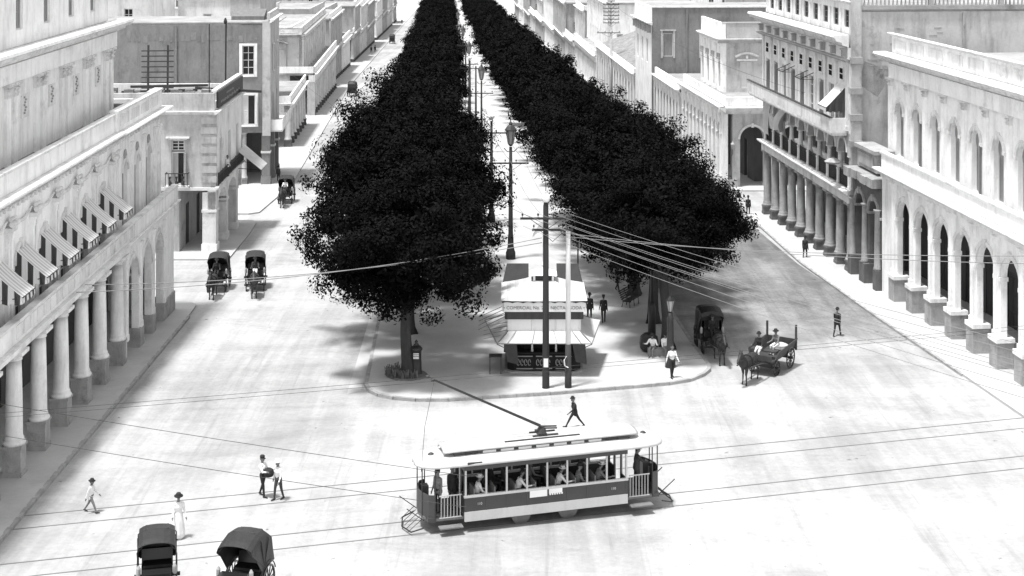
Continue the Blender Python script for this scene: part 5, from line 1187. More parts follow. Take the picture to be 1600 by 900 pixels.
put('flagstaff',MB().lathe([(.16,5.28),(.08,5.4),(.12,5.55),(.04,5.7),(.03,8.0),(.05,8.05)],8,0,0),'paint_white',K); 
mb = MB(); mb.add([(.0,0,7.95),(-.25,.05,7.7),(-.55,-.03,7.3),(-.62,0,7.05),(-.3,.03,7.3),(0,0,7.45)],[(0,1,2,3,4,5)]); put('flag',mb,'canvas_white',K)
# raised dark flaps along the back and the stays on the left
for x0,x1 in ((-2.3,-.8),(.8,2.3)): put('raised_flap',MB().hexa([(x0,1.9,4.0),(x1,1.9,4.0),(x1,2.0,4.0),(x0,2.0,4.0)],[(x0+(.25 if x0<0 else 0),2.5,5.0),(x1-(.25 if x0>0 else 0),2.5,5.0),(x1-(.25 if x0>0 else 0),2.6,5.0),(x0+(.25 if x0<0 else 0),2.6,5.0)]),'canvas_dark',K)
mb = MB()
for k in range(4): mb.bar((-2.05,-1.2+k*.8,3.0),(-3.6,-1.5+k*.9,2.3),.03).bar((-2.0,-1.6,2.1+k*.22),(-3.3,-2.0,1.95+k*.22),.03)
put('stay_bars',mb,'wood_mid',K)
# ================================================================== PEOPLE AND HORSES (one continuous skin each)
def capsule(mb, p, q, r0, r1, n=10):
    p = Vector(p); q = Vector(q); d = q-p; L = d.length; d = d/L if L > 1e-6 else Vector((0,0,1))
    pts = [p-d*r0*.98,p-d*r0*.8,p-d*r0*.4,p,q,q+d*r1*.4,q+d*r1*.8,q+d*r1*.98]; mb.tube(pts,[r0*.2,r0*.6,r0*.92,r0,r1,r1*.92,r1*.6,r1*.2],n)
def skin_mesh(name, caps, vox, mats, extra=None, smooth=4):
    """caps: (p, q, r0, r1, material index). Fused by a voxel remesh; faces take the material of the nearest limb."""
    mb = MB()
    for p,q,r0,r1,_ in caps: capsule(mb,p,q,r0,r1)
    me = mb.mesh(name+'_src',[]); o = bpy.data.objects.new('tmp',me); col.objects.link(o)
    m = o.modifiers.new('r','REMESH'); m.mode = 'VOXEL'; m.voxel_size = vox
    s = o.modifiers.new('s','SMOOTH'); s.factor = .5; s.iterations = smooth
    dg = bpy.context.evaluated_depsgraph_get(); dg.update(); out = bpy.data.meshes.new_from_object(o.evaluated_get(dg)); bpy.data.objects.remove(o); bpy.data.meshes.remove(me)
    n = len(out.polygons); C = np.empty(n*3); out.polygons.foreach_get('center',C); C = C.reshape(-1,3); best = np.full(n,1e9); idx = np.zeros(n,dtype=np.int32)
    for p,q,r0,r1,k in caps:
        p = np.array(p,float); q = np.array(q,float); d = q-p; t = np.clip(((C-p)@d)/max(d@d,1e-9),0,1); ds = np.linalg.norm(C-(p+t[:,None]*d),axis=1)-(r0+(r1-r0)*t)
        b_ = ds < best; best[b_] = ds[b_]; idx[b_] = k
    if extra: extra(C,idx)
    out.name = name; out.materials.clear()
    for k in mats: out.materials.append(M[k])
    out.polygons.foreach_set('material_index',idx); out.polygons.foreach_set('use_smooth',[True]*n); out.update(); return out
# material slots: 0 skin 1 top 2 legs 3 shoes 4 hair
def human(name, legL=(0,0), legR=(0,0), armL=(5,8,12), armR=(5,8,12), lean=0., head=(0,0), sit=None, coat=True, skirt=False, fem=False):
    """faces -Y; angles in degrees: leg (hip forward, knee), arm (forward, out, elbow); sit = seat height"""
    c = []; V = Vector
    def rotx(v, a): a = R(a); return V((v.x, v.y*math.cos(a)-v.z*math.sin(a), v.y*math.sin(a)+v.z*math.cos(a)))
    hip = V((0,0,0)); legs = []
    for s_,(h_,k_) in ((-1,legL),(1,legR)):
        a = V((s_*.095,0,-.02)); t = a+rotx(V((0,0,-.43)),h_*-1 if False else -h_); kn = t; sh = rotx(V((0,0,-.42)),-(h_-k_)); an = kn+sh
        toe = an+rotx(V((0,-.17,-.045)),-(h_-k_)*.4); legs.append((a,kn,an,toe))
    low = min(min(l[2].z-.07,l[3].z-.035) for l in legs); base = (sit if sit is not None else -low)
    if sit is not None: base = sit+.12
    O = V((0,0,base))
    for a,kn,an,toe in legs:
        c += [(a,kn,.092 if not fem else .09,.062,2),(kn,an,.06,.042,2),(an+V((0,.03,-.03)),toe,.042,.03,3)]
    up = lambda v: rotx(v,lean)
    ch = up(V((0,.0,.30))); nk = up(V((0,.01,.50)))
    c += [(V((-.05,0,.0)),V((.05,0,.0)),.125,.125,2),(V((0,0,.08)),ch,.125,.15,1),(up(V((-.1,0,.40))),up(V((.1,0,.40))),.095,.095,1),(up(V((-.06,-.03,.28))),up(V((.06,-.03,.28))),.11,.11,1)]
    if coat: c += [(V((-.05,.01,.06)),V((-.07,.015,-.1)),.125,.13,1),(V((.05,.01,.06)),V((.07,.015,-.1)),.125,.13,1)]
    if skirt: c += [(V((0,0,.02)),V((0,0,-.3)),.15,.22,2),(V((0,0,-.3)),V((0,0,-.74)),.22,.27,2)]
    for s_,(f_,o_,e_) in ((-1,armL),(1,armR)):
        sh = up(V((s_*.175,0,.415))); d = V((s_*math.sin(R(o_)),0,-math.cos(R(o_)))); ua = rotx(d,-f_+lean*.5); el = sh+ua*.285
        fa = rotx(d,-(f_+e_)+lean*.5); wr = el+fa*.25
        c += [(sh,el,.058,.045,1),(el,wr,.043,.032,1),(wr,wr+fa*.07,.03,.034,0)]
        ac = fa.cross(V((1,0,0)))
        if ac.length < .1: ac = V((0,-1,0))
        ac.normalize(); kn_ = wr+fa*.085
        for i in range(4):
            b0 = kn_+ac*(.027-.018*i); L_ = (.075,.085,.08,.062)[i]; cur = V((-s_*.3,0,0)); m1 = b0+(fa+cur*.4).normalized()*L_*.5; m2 = m1+(fa+cur*1.4).normalized()*L_*.5
            c += [(b0,m1,.0105,.0098,0),(m1,m2,.0098,.0085,0)]
        th = wr+fa*.03+ac*.03; c += [(th,th+(fa*.6+ac*.8).normalized()*.06,.012,.01,0)]
    # neck, head, face
    hd = up(V((0,-.015,.665))); tl = R(head[0]); 
    def H(v): return hd+rotx(V((v.x*math.cos(R(head[1]))-v.y*math.sin(R(head[1])),v.x*math.sin(R(head[1]))+v.y*math.cos(R(head[1])),v.z)),head[0]+lean*.4)
    c += [(nk-V((0,0,.04)),up(V((0,0,.60))),.058,.052,0),(H(V((0,.018,.035))),H(V((0,-.012,.03))),.088,.084,0),(H(V((0,-.03,-.035))),H(V((0,-.045,-.075))),.062,.04,0),
          (H(V((0,-.092,.015))),H(V((0,-.108,-.022))),.012,.017,0),(H(V((-.05,-.075,.035))),H(V((.05,-.075,.035))),.018,.018,0),(H(V((0,-.088,-.055))),H(V((0,-.09,-.055))),.018,.018,0)]
    for s_ in (-1,1): c += [(H(V((s_*.086,.01,.01))),H(V((s_*.088,.015,-.02))),.016,.012,0)]
    c += [(H(V((0,.03,.06))),H(V((0,.0,.075))),.084,.08,4),(H(V((0,.055,.03))),H(V((0,.06,-.02))),.066,.055,4)]
    if fem: c += [(H(V((0,.11,.03))),H(V((0,.12,.0))),.045,.04,4)]
    caps = [(tuple(p+O),tuple(q+O),r0,r1,k) for p,q,r0,r1,k in c]
    eyes = [np.array(H(V((s_*.034,-.092,.012)))+O) for s_ in (-1,1)]; mouth = [np.array(H(V((x,-.105,-.052)))+O) for x in (-.018,0,.018)]
    def ex(C,idx):
        for e in eyes: idx[np.linalg.norm(C-e,axis=1) < .017] = 4
        for e in mouth: idx[np.linalg.norm(C-e,axis=1) < .010] = 4
    me = skin_mesh(name,caps,.0145,['skin','cloth_dark','cloth_dark','hair','hair'],ex)
    return me, H(V((0,.005,.085)))+O
POSE = {
 'stand': human('person_standing',(3,2),(-2,3),(4,7,14),(2,8,18)),
 'walk': human('person_walking',(26,6),(-20,14),(-22,8,12),(24,8,22),lean=4),
 'stride': human('person_striding',(34,4),(-30,10),(-32,10,18),(34,8,30),lean=8,head=(6,0)),
 'back': human('person_strolling',(8,5),(-8,10),(-6,7,10),(8,7,16),lean=1),
 'carry': human('person_carrying',(12,6),(-12,10),(38,8,60),(34,14,62),lean=-4,coat=False),
 'shirt': human('person_in_shirt',(14,8),(-10,8),(-10,16,14),(16,14,24),lean=2,coat=False),
 'sit': human('person_seated',(82,82),(78,78),(28,8,50),(30,8,46),lean=8,sit=.45,coat=False),
 'sitlean': human('person_leaning',(84,84),(80,80),(46,22,66),(40,26,70),lean=16,sit=.45,coat=False,head=(10,20)),
 'drive': human('person_driving',(72,64),(68,60),(40,10,46),(42,10,44),lean=6,sit=.45),
 'lady': human('person_in_skirt',(6,4),(-6,4),(14,10,40),(6,10,20),skirt=True,fem=True,coat=False),
 'helm': human('person_at_controls',(4,2),(-4,4),(48,6,36),(36,8,40),lean=4,head=(8,0)),
}
def hat_mesh(kind):
    mb = MB()
    if kind == 'boater': mb.lathe([(.17,0),(.172,.012),(.1,.016),(.098,.09),(.09,.1),(.01,.102)],18)
    elif kind == 'bowler': mb.lathe([(.14,.008),(.15,.02),(.1,.02),(.098,.07),(.075,.12),(.03,.14),(.005,.142)],18)
    elif kind == 'fedora': mb.lathe([(.175,-.005),(.178,.01),(.102,.02),(.1,.08),(.085,.12),(.04,.115),(.005,.1)],18)
    else: mb.lathe([(.1,-.01),(.104,.05),(.11,.07),(.085,.1),(.005,.105)],18); mb.add([(-.07,-.09,-.005),(.07,-.09,-.005),(.05,-.16,-.02),(-.05,-.16,-.02)],[(0,1,2,3)])
    return mb.mesh('hat','straw',True)
HATS = {k: hat_mesh(k) for k in ('boater','bowler','fedora','cap')}
def person(pose, loc, face, label, top='cloth_dark', legs='cloth_dark', hat=None, hatm='cloth_black', h=1.0, skin='skin', z=None, shoes='hair', parent_rot=None, group=None):
    """face: compass of the gaze in degrees, 0 = towards the camera (-Y), 90 = to the right of the picture"""
    me, hp = POSE[pose]; o = obj('person',me,None,(loc[0],loc[1],gz(loc[1]) if z is None else z),R(face),label,'person',group,scale=h)
    for i,m in enumerate((skin,top,legs,shoes,'hair')): o.material_slots[i].link = 'OBJECT'; o.material_slots[i].material = M[m]
    if hat:
        q = obj('hat',HATS[hat],o,hp+Vector((0,0,-.03))); q.material_slots[0].link = 'OBJECT'; q.material_slots[0].material = M[hatm]; q.rotation_euler = (R(6),0,0)
    return o
def gp(x, y, h=0.): p = G(x,y); return (p.x,p.y),gz(p.y)+h
def stand(pose,x,y,face,label,dz=0.,**k): (a,z_) = gp(x,y,dz); return person(pose,a,face,label,z=z_,**k)
stand('walk',142,801,80,'boy in dark broad hat and pale shirt walking alone at lower left',top='cloth_white',legs='cloth_grey',hat='fedora',h=.82)
stand('carry',411,776,60,'man in white shirt hugging a dark bundle, left of his white-jacketed companion',top='cloth_white',legs='cloth_black',hat='cap')
stand('shirt',435,781,-40,'man in long white jacket and dark trousers beside the bundle carrier',top='cloth_white',legs='cloth_dark',hat='boater',hatm='cloth_white',h=.98)
stand('stride',898,668,-70,'man in dark suit striding across the road above the tram roof',top='cloth_black',legs='cloth_black',hat='bowler',h=.92)
stand('back',921,506,172,'man in dark suit seen from behind right of the kiosk, nearer the kiosk',dz=.16,top='cloth_black',legs='cloth_black',hat='bowler')
stand('back',943,508,186,'man in dark suit and cap seen from behind, the farther one from the kiosk',top='cloth_black',legs='cloth_black',hat='cap',h=.98,dz=.16)
stand('walk',965,459,30,'dark figure walking behind the park bench under the right trees',top='cloth_grey',legs='cloth_black',hat='fedora',dz=.16)
stand('shirt',1050,595,15,'man in white shirt and dark trousers before the stout street lamp',top='cloth_white',legs='cloth_black',h=1.02,dz=.16)
stand('walk',1308,525,150,'man in dark suit walking in the middle of the right road',top='cloth_black',legs='cloth_black',hat='bowler')
stand('back',1258,405,150,'man in dark suit on the right kerb before the street columns',top='cloth_black',legs='cloth_black',hat='bowler')
stand('lady',1154,327,140,'person in dark top and white skirt at the right street corner',top='cloth_black',legs='cloth_white',hat='fedora')
stand('back',1169,337,160,'man in black at the right street corner beside a white skirt',top='cloth_black',legs='cloth_black',hat='bowler')
stand('stand',435,285,-20,'dark figure leaning near the grey house pier',top='cloth_dark',legs='cloth_black',hat='fedora',h=.95)
stand('lady',279,841,20,'woman in white dress with dark hat near the bottom left',top='cloth_white',legs='cloth_white',hat='fedora',hatm='cloth_black')
for i,(x,y) in enumerate(((580,83),(586,82))): stand('walk',x,y,170,('left' if i == 0 else 'right')+' of two tiny dark walkers far up the left pavement',top='cloth_black',legs='cloth_black',hat='bowler')
stand('stand',884,88,160,'tiny dark figure on the pavement by the far right colonnade',top='cloth_black',legs='cloth_black')
stand('stand',628,38,160,'tiny dark figure far up the left road near the tree tops',top='cloth_black',legs='cloth_black')
# on the corner house balcony
person('stand',(-22.72,122.6),60,'person in pale shirt standing on the corner house balcony',top='cloth_white',legs='cloth_dark',z=1.80,h=.95)
# seated pair on a kerb block
p = G(1030,560); mb = MB().box(-.65,.65,-.2,.2,0,.42); wrap('stone_block','low stone block serving as seat by the iron pole','stone block',mb,'stone_base',(p.x,p.y,gz(p.y)+.16))
person('sitlean',(p.x-.36,p.y-.05),-20,'man in pale shirt seated beside the round sack',top='cloth_white',legs='cloth_grey',hat='cap',z=gz(p.y)+.13)
person('sit',(p.x+.3,p.y-.05),15,'man in white shirt seated nearer the street lamp',top='cloth_white',legs='cloth_grey',hat='cap',z=gz(p.y)+.13)
def bag(loc, z): return wrap('bundle','dark cloth bundle held by the white-shirted man','bundle',MB().lathe([(.05,-.2),(.2,-.14),(.24,.0),(.2,.13),(.06,.2)],12),'cloth_black',(loc[0],loc[1],z))
p = G(411,776); bag((p.x+.26,p.y-.16), gz(p.y)+1.08)

def horse_mesh(phase=0.):
    c = []; V = Vector                     # faces -Y
    sp = [(V((0,.75,1.22)),.27),(V((0,.45,1.25)),.29),(V((0,.1,1.2)),.30),(V((0,-.3,1.2)),.29),(V((0,-.6,1.22)),.25)]
    for (a,r0),(b_,r1) in zip(sp,sp[1:]): c.append((a,b_,r0,r1,0))
    c += [(V((0,-.6,1.28)),V((0,-.92,1.68)),.2,.135,0),(V((0,-.92,1.68)),V((0,-1.02,1.82)),.13,.115,0),(V((0,-1.0,1.8)),V((0,-1.36,1.5)),.115,.075,0),(V((0,-1.36,1.5)),V((0,-1.45,1.42)),.075,.06,0),(V((0,-.5,1.05)),V((0,-.62,1.15)),.2,.2,0)]
    for s_ in (-1,1):
        c += [(V((s_*.06,-.98,1.93)),V((s_*.075,-1.0,2.05)),.035,.014,0),(V((s_*.12,.65,1.2)),V((s_*.12,.75,.95)),.2,.17,0)]
        f_ = .14*math.sin(phase+s_*1.57); k = V((s_*.14,-.52-f_,.62)); c += [(V((s_*.14,-.5,1.05)),k,.12,.068,0),(k,V((s_*.14,-.52-f_*.6,.2)),.055,.04,0),(V((s_*.14,-.52-f_*.6,.2)),V((s_*.14,-.56-f_*.6,.05)),.042,.055,1)]
        f_ = -f_; st = V((s_*.13,.6-f_*.5,.85)); hk = V((s_*.13,.88-f_,.55)); c += [(V((s_*.13,.72,1.05)),st,.17,.12,0),(st,hk,.1,.06,0),(hk,V((s_*.13,.84-f_,.2)),.05,.04,0),(V((s_*.13,.84-f_,.2)),V((s_*.13,.79-f_,.05)),.042,.055,1)]
    for k in range(6): t = k/5; c.append((V((0,-.55-.42*t,1.48+.42*t)),V((0,-.5-.42*t,1.40+.42*t)),.05,.05,1))
    c += [(V((0,.98,1.28)),V((0,1.1,1.1)),.05,.06,1),(V((0,1.1,1.1)),V((0,1.12,.6)),.065,.03,1)]
    return skin_mesh('horse',[(tuple(p),tuple(q),a,b_,k) for p,q,a,b_,k in c],.03,['horse_dark','hair'])
HORSE = [horse_mesh(0.4),horse_mesh(2.2)]
def horse(loc, rz, label, m='horse_dark', k=0, z=None):
    o = obj('horse',HORSE[k],None,(loc[0],loc[1],gz(loc[1]) if z is None else z),rz,label,'horse','carriage horses'); o.material_slots[0].link = 'OBJECT'; o.material_slots[0].material = M[m]
    mb = MB()                               # collar, saddle pad, girth, traces, bridle
    for yy,r_ in ((-.66,.26),(-.1,.31)): mb.tube([(r_*math.cos(a),yy,1.22+r_*math.sin(a)*(1.06)) for a in [i*math.pi/8 for i in range(17)]],.04,6)
    for s_ in (-1,1): mb.tube([(s_*.3,-.6,1.15),(s_*.36,.2,1.05),(s_*.4,1.4,.9)],.02,5).tube([(s_*.09,-1.0,1.8),(s_*.09,-1.3,1.5),(s_*.3,-.1,1.5)],.014,5)
    put('harness',mb,'leather',o); return o
# ================================================================== CARRIAGES
def wheel_mesh(r, w=.06, ns=12):
    mb = MB(); n = 28; V = []
    for i in range(n):
        a = 2*math.pi*i/n
        for rr,x in ((r,-w/2),(r,w/2),(r*.91,w/2),(r*.91,-w/2)): V.append((x,rr*math.cos(a),rr*math.sin(a)))
    mb.add(V,[(4*i+j,4*i+(j+1)%4,4*((i+1)%n)+(j+1)%4,4*((i+1)%n)+j) for i in range(n) for j in range(4)])
    for k in range(ns): a = 2*math.pi*k/ns; mb.bar((0,.08*math.cos(a),.08*math.sin(a)),(0,r*.92*math.cos(a),r*.92*math.sin(a)),.035)
    return mb.mesh('wheel','paint_black')
WB, WS = wheel_mesh(.58), wheel_mesh(.42)
HUB = MB(); HUB.tube([(-.13,0,0),(.13,0,0)],[.08,.07],10); HUB = HUB.mesh('hub','iron')
def add_wheel(t, me, x, y, r, rz=0):
    o = obj('wheel',me,t,(x,y,r)); o.rotation_euler = (rnd.uniform(0,1),0,rz); obj('hub',HUB,o); return o
def cab(loc, rz, label, hood='up', top='leather', lamps=True, closed=False, group='horse cabs'):
    """four-wheeled open cab; faces -Y; horse goes ahead of it"""
    t = obj('horse_cab',None,loc=(loc[0],loc[1],gz(loc[1])),rz=rz,label=label,cat='carriage',group=group)
    t.rotation_euler.x = 0
    for s_ in (-1,1): add_wheel(t,WB,s_*.68,.85,.58); add_wheel(t,WS,s_*.6,-.75,.42)
    put('undercarriage',MB().bar((-.66,.85,.58),(.66,.85,.58),.07).bar((-.6,-.75,.42),(.6,-.75,.42),.07).bar((0,-.75,.48),(0,.85,.55),.08).tube([(-.45,.4,.72),(-.45,.85,.62),(-.45,1.3,.74)],.03,5).tube([(.45,.4,.72),(.45,.85,.62),(.45,1.3,.74)],.03,5).tube([(-.4,-1.1,.66),(-.4,-.75,.52),(-.4,-.4,.66)],.03,5).tube([(.4,-1.1,.66),(.4,-.75,.52),(.4,-.4,.66)],.03,5),'iron',t)
    pr = [(1.25,1.2),(1.3,1.42),(1.12,1.45),(.95,1.0),(.5,.98),(.45,.72),(-.2,.7),(-.42,1.05),(-.5,1.05),(-.3,.62),(.5,.6),(1.0,.72)]
    put('body',MB().prof(-.55,.55,pr[::-1]),'paint_black',t); put('seat_cushion',MB().box(-.5,.5,.5,1.0,1.0,1.1),'leather',t)
    put('driver_box',MB().box(-.5,.5,-.95,-.45,1.06,1.36).box(-.45,.45,-1.3,-.95,.72,.78).bar((-.4,-1.28,.75),(-.4,-1.45,1.1),.04).bar((.4,-1.28,.75),(.4,-1.45,1.1),.04).box(-.45,.45,-1.48,-1.44,.85,1.15),'paint_black',t)
    for s_ in (-1,1):
        put('mudguard',MB().tube([(s_*.68,.85+.7*math.cos(a),.58+.7*math.sin(a)) for a in [R(20+i*16) for i in range(9)]],.03,4),'paint_black',t)
        if lamps: put('lamp',MB().lathe([(.05,0),(.08,.06),(.08,.28),(.03,.38)],8,s_*.62,-.5,cz=1.15),'lamp_glass',t)
    put('shaft',MB().tube([(-.42,-.9,.72),(-.45,-1.8,.95),(-.38,-3.4,1.12)],.035,6),'wood_dark',t); put('shaft',MB().tube([(.42,-.9,.72),(.45,-1.8,.95),(.38,-3.4,1.12)],.035,6),'wood_dark',t)
    if hood:
        V = []; n = 8; rows = [(1.28,1.15),(1.45,1.55),(1.3,2.1),(.85,2.42),(.3,2.48),(-.3,2.36),(-.55,2.28)] if not closed else [(1.3,1.0),(1.4,1.5),(1.35,2.15),(1.1,2.42),(.3,2.5),(-.5,2.4),(-.6,2.2)]
        for y_,z_ in rows:
            for i in range(n+1): a = math.pi*i/n; V.append((-.66*math.cos(a),y_,max(1.05,z_-.34*(1-math.sin(a)**.5) ) if 0 < i < n else 1.12+(.55 if y_ < .2 else 0.)+max(0,-y_)*.6))
        mb = MB().add(V,[(r_*(n+1)+i,r_*(n+1)+i+1,(r_+1)*(n+1)+i+1,(r_+1)*(n+1)+i) for r_ in range(len(rows)-1) for i in range(n)]); h_ = put('hood',mb,top,t)
        h_.modifiers.new('t','SOLIDIFY').thickness = .02
        mb = MB()
        for y_,z_ in ((-.5,2.28),(.3,2.47),(.95,2.36)): mb.tube([(-.67,.55,1.2),(-.67,y_,z_-.3),(-.4,y_,z_),(.4,y_,z_),(.67,y_,z_-.3),(.67,.55,1.2)],.022,5)
        put('hood_bow',mb,'iron',h_)
    if closed:
        put('coach_side',MB().box(-.62,-.57,-.35,1.25,.62,1.95).box(.57,.62,-.35,1.25,.62,1.95).box(-.57,.57,-.36,-.3,.7,1.25).box(-.57,.57,-.36,-.3,1.85,2.2),'paint_black',t); put('window',MB().box(-.45,.45,-.345,-.33,1.26,1.84),'glass_dark',t)
    return t
def rig(cx, cy, head, label, horse_label, hm='horse_dark', k=0, passenger=None, drv=None, **kw):
    """carriage at ground pixel, heading in degrees (0 = towards the camera, 90 = to picture right); horse and driver with it"""
    p = G(cx,cy); rz = R(head); f_ = Vector((math.sin(rz),-math.cos(rz),0)); t = cab((p.x,p.y),rz,label,**kw); q = p+f_*2.75
    horse((q.x,q.y),rz,horse_label,hm,k)
    if drv: d = p+f_*.65; person('drive',(d.x,d.y),head,drv[0],top=drv[1],legs=drv[2],hat=drv[3],hatm=drv[4],z=gz(p.y)+.92)
    if passenger: d = p-f_*.7; person('sit',(d.x,d.y),head,passenger,top='cloth_white',legs='cloth_grey',z=gz(p.y)+.63,hat='boater')
    return t
rig(341,452,3,'dark hooded cab with pale hood top at the left kerb','dark horse harnessed to the cab at the left kerb',drv=('cab driver in black at the left kerb cab','cloth_black','cloth_black','bowler','cloth_black'),top='leather')
rig(399,450,8,'dark hooded cab in mid road right of the kerb cab, coming towards the viewer','bay horse of the mid-road cab','horse_bay',1,drv=('cab driver with white sleeves on the mid-road cab','cloth_dark','cloth_white','bowler','cloth_black'),passenger='passenger in white inside the mid-road cab')
rig(447,316,2,'dark hooded cab near the grey house corner, coming towards the viewer','dark horse of the cab near the grey house',k=1,drv=('driver in white jacket on the cab near the grey house','cloth_white','cloth_black','fedora','cloth_black'))
rig(551,150,178,'small dark hooded cab far up the left road beside the tree crowns','dark horse of the far left-road cab',drv=None)
rig(613,68,180,'tiny dark cab very far up the left road','dark horse of the very far cab')
rig(1110,548,4,'tall closed black carriage with two bright lamps beside the promenade kerb','black horse of the closed carriage',k=1,drv=None,closed=True)
rig(245,940,12,'dark hooded cab at bottom left, next to the woman in white','dark horse of the bottom-left cab',k=0)
rig(376,946,-14,'dark hooded cab at the bottom edge, below the bundle carrier','bay horse of the bottom-edge cab','horse_bay',1)
# coachman on the closed carriage
p = G(1110,548); person('drive',(p.x+.02,p.y-.66),2,'coachman in black on the closed carriage',top='cloth_black',legs='cloth_black',hat='bowler',z=gz(p.y)+.92)
# open goods wagon
p = G(1204,578); wz = R(-32); W = obj('goods_wagon',None,loc=(p.x,p.y,gz(p.y)),rz=wz,label='dark open wagon with corner posts and two riders in the right road',cat='wagon')
for s_ in (-1,1): add_wheel(W,WB,s_*.8,.95,.58); add_wheel(W,WS,s_*.72,-.85,.42)
put('floor',MB().box(-.7,.7,-1.5,1.6,.82,.9),'wood_dark',W); put('undercarriage',MB().bar((-.78,.95,.58),(.78,.95,.58),.09).bar((-.7,-.85,.42),(.7,-.85,.42),.09).bar((0,-.85,.5),(0,.95,.6),.1).box(-.5,.5,.7,1.2,.6,.82).box(-.45,.45,-1.1,-.6,.5,.82),'wood_dark',W)
for s_ in (-1,1): put('side_board',MB().hexa([(s_*.72-.03,-1.2,.9),(s_*.72+.03,-1.2,.9),(s_*.72+.03,1.6,.9),(s_*.72-.03,1.6,.9)],[(s_*.9-.03,-1.0,1.35),(s_*.9+.03,-1.0,1.35),(s_*.9+.03,1.7,1.5),(s_*.9-.03,1.7,1.5)]),'wood_dark',W); put('corner_post',MB().box(s_*.86-.05,s_*.86+.05,1.55,1.65,.85,2.25),'wood_dark',W)
put('tail_board',MB().box(-.84,.84,1.6,1.66,.9,1.45),'wood_dark',W); put('driver_seat',MB().box(-.75,.75,-1.1,-.65,1.28,1.36).box(-.7,.7,-1.55,-1.5,.9,1.2),'wood_dark',W)
put('load',MB().lathe([(.3,0),(.42,.12),(.4,.3),(.15,.4)],10,.2,1.0,cz=.9),'canvas_white',W)
for s_ in (-1,1): put('shaft',MB().tube([(s_*.4,-1.2,.7),(s_*.44,-2.2,.98),(s_*.38,-3.7,1.12)],.04,6),'wood_dark',W)
f_ = Vector((math.sin(wz),-math.cos(wz),0)); sd_ = Vector((math.cos(wz),math.sin(wz),0))
q = p+f_*3.05; horse((q.x,q.y),wz,'dark horse pulling the open wagon','horse_dark',0)
q = p+f_*.85-sd_*.3; person('drive',(q.x,q.y),-28,'wagon driver in black coat and white trousers',top='cloth_black',legs='cloth_white',hat='bowler',z=gz(p.y)+.9)
q = p-f_*.25+sd_*.28; person('sit',(q.x,q.y),-50,'second wagon rider in broad dark hat behind the driver',top='cloth_grey',legs='cloth_white',hat='fedora',z=gz(p.y)+.88)
# ================================================================== TRAM
rzT = math.atan2(td.y,td.x); TZ = gz(TC.y)
TR = obj('tram',None,loc=(TC.x,TC.y,TZ),rz=rzT,label='open-windowed electric tram crossing the foreground with twin trolley poles on its roof',cat='tram')
HB, WD = 3.45, 1.1          # half length of the saloon, half width
pt = lambda n,mb,m,par=None,**k: put(n,mb,m,par or TR,**k)
pt('underframe',MB().box(-4.9,4.9,-.95,.95,.55,.72),'tram_dark')
for x in (-1.0,1.0):
    for s_ in (-1,1):
        o = obj('wheel',cached('tw',lambda: MB().lathe([(.4,-.06),(.42,-.05),(.38,.0),(.38,.06)],20).mesh('wheel','steel')),TR,(x,s_*.72,.4)); o.rotation_euler = (R(90)*s_,0,0)
pt('truck',MB().box(-1.5,1.5,-.82,-.76,.35,.55).box(-1.5,1.5,.76,.82,.35,.55).box(-.3,.3,-.7,.7,.3,.55),'tram_dark')
pt('floor',MB().box(-HB,HB,-WD+.05,WD-.05,.72,.8),'wood_mid')
for s_ in (-1,1):
    y0, y1 = (s_*WD-.03,s_*WD+.03)
    pt('rocker_panel',MB().box(-HB,HB,y0-.02*(s_<0),y1+.02*(s_>0),.5,.88),'tram_cream'); sp = pt('side_panel',MB().box(-HB,HB,y0,y1,.882,1.44),'tram_dark')
    for k in range(9): x = -HB+.05+(2*HB-.1)*k/8; pt('panel_batten',MB().box(x-.03,x+.03,y0-.014,y1+.014,.884,1.438),'tram_dark',sp)
    pt('window_sill',MB().box(-HB-.02,HB+.02,y0-.04,y1+.04,1.442,1.52),'tram_cream')
    for k in range(9): x = -HB+.05+(2*HB-.1)*k/8; pt('window_post',MB().box(x-.035,x+.035,y0,y1,1.522,2.52),'tram_cream')
    if s_ > 0:
        for k in range(8): x = -HB+.09+(2*HB-.1)*k/8; pt('added_blind',MB().box(x,x+(2*HB-.1)/8-.08,y0+.01,y1-.01,1.54 if k != 7 else 2.1,2.515),'wood_dark')  # blinds added to close off the bright far side and darken the saloon
    pt('letterboard',MB().box(-HB,HB,y0-.012,y1+.012,2.522,2.72),'tram_dark')
    if s_ < 0:
        text('110',.14,(-HB+.62,-WD-.045,1.12),sp,'tram_cream'); text('110',.14,(HB-.62,-WD-.045,1.12),sp,'tram_cream')
        pt('route_plate',MB().box(-.75,-.02,-WD-.07,-WD-.045,1.18,1.44),'paint_white'); q = pt('fringed_notice',MB().box(.06,.62,-WD-.07,-WD-.045,1.26,1.44),'paint_white')
        mb = MB(); [mb.box(.08+.1*i,.14+.1*i,-WD-.068,-WD-.046,1.2,1.259) for i in range(6)]; pt('notice_fringe',mb,'paint_white',q)
for sx in (-1,1):
    mb = MB(); T_ = Matrix.Translation((sx*HB,0,0)) @ Matrix.Rotation(R(90)*sx,4,'Z'); mb.T = T_
    mb.wall(-WD+.03,WD-.03,.8,2.72,0,.05,[(-WD+.15,-.45,1.5,2.45,0),(-.36,.36,.8,2.45,0),(.45,WD-.15,1.5,2.45,0)]); pt('bulkhead',mb,'tram_dark')
    pt('door_frame',MB().box(sx*HB-.04,sx*HB+.04,-.43,-.37,.8,2.5).box(sx*HB-.04,sx*HB+.04,.37,.43,.8,2.5),'tram_cream')
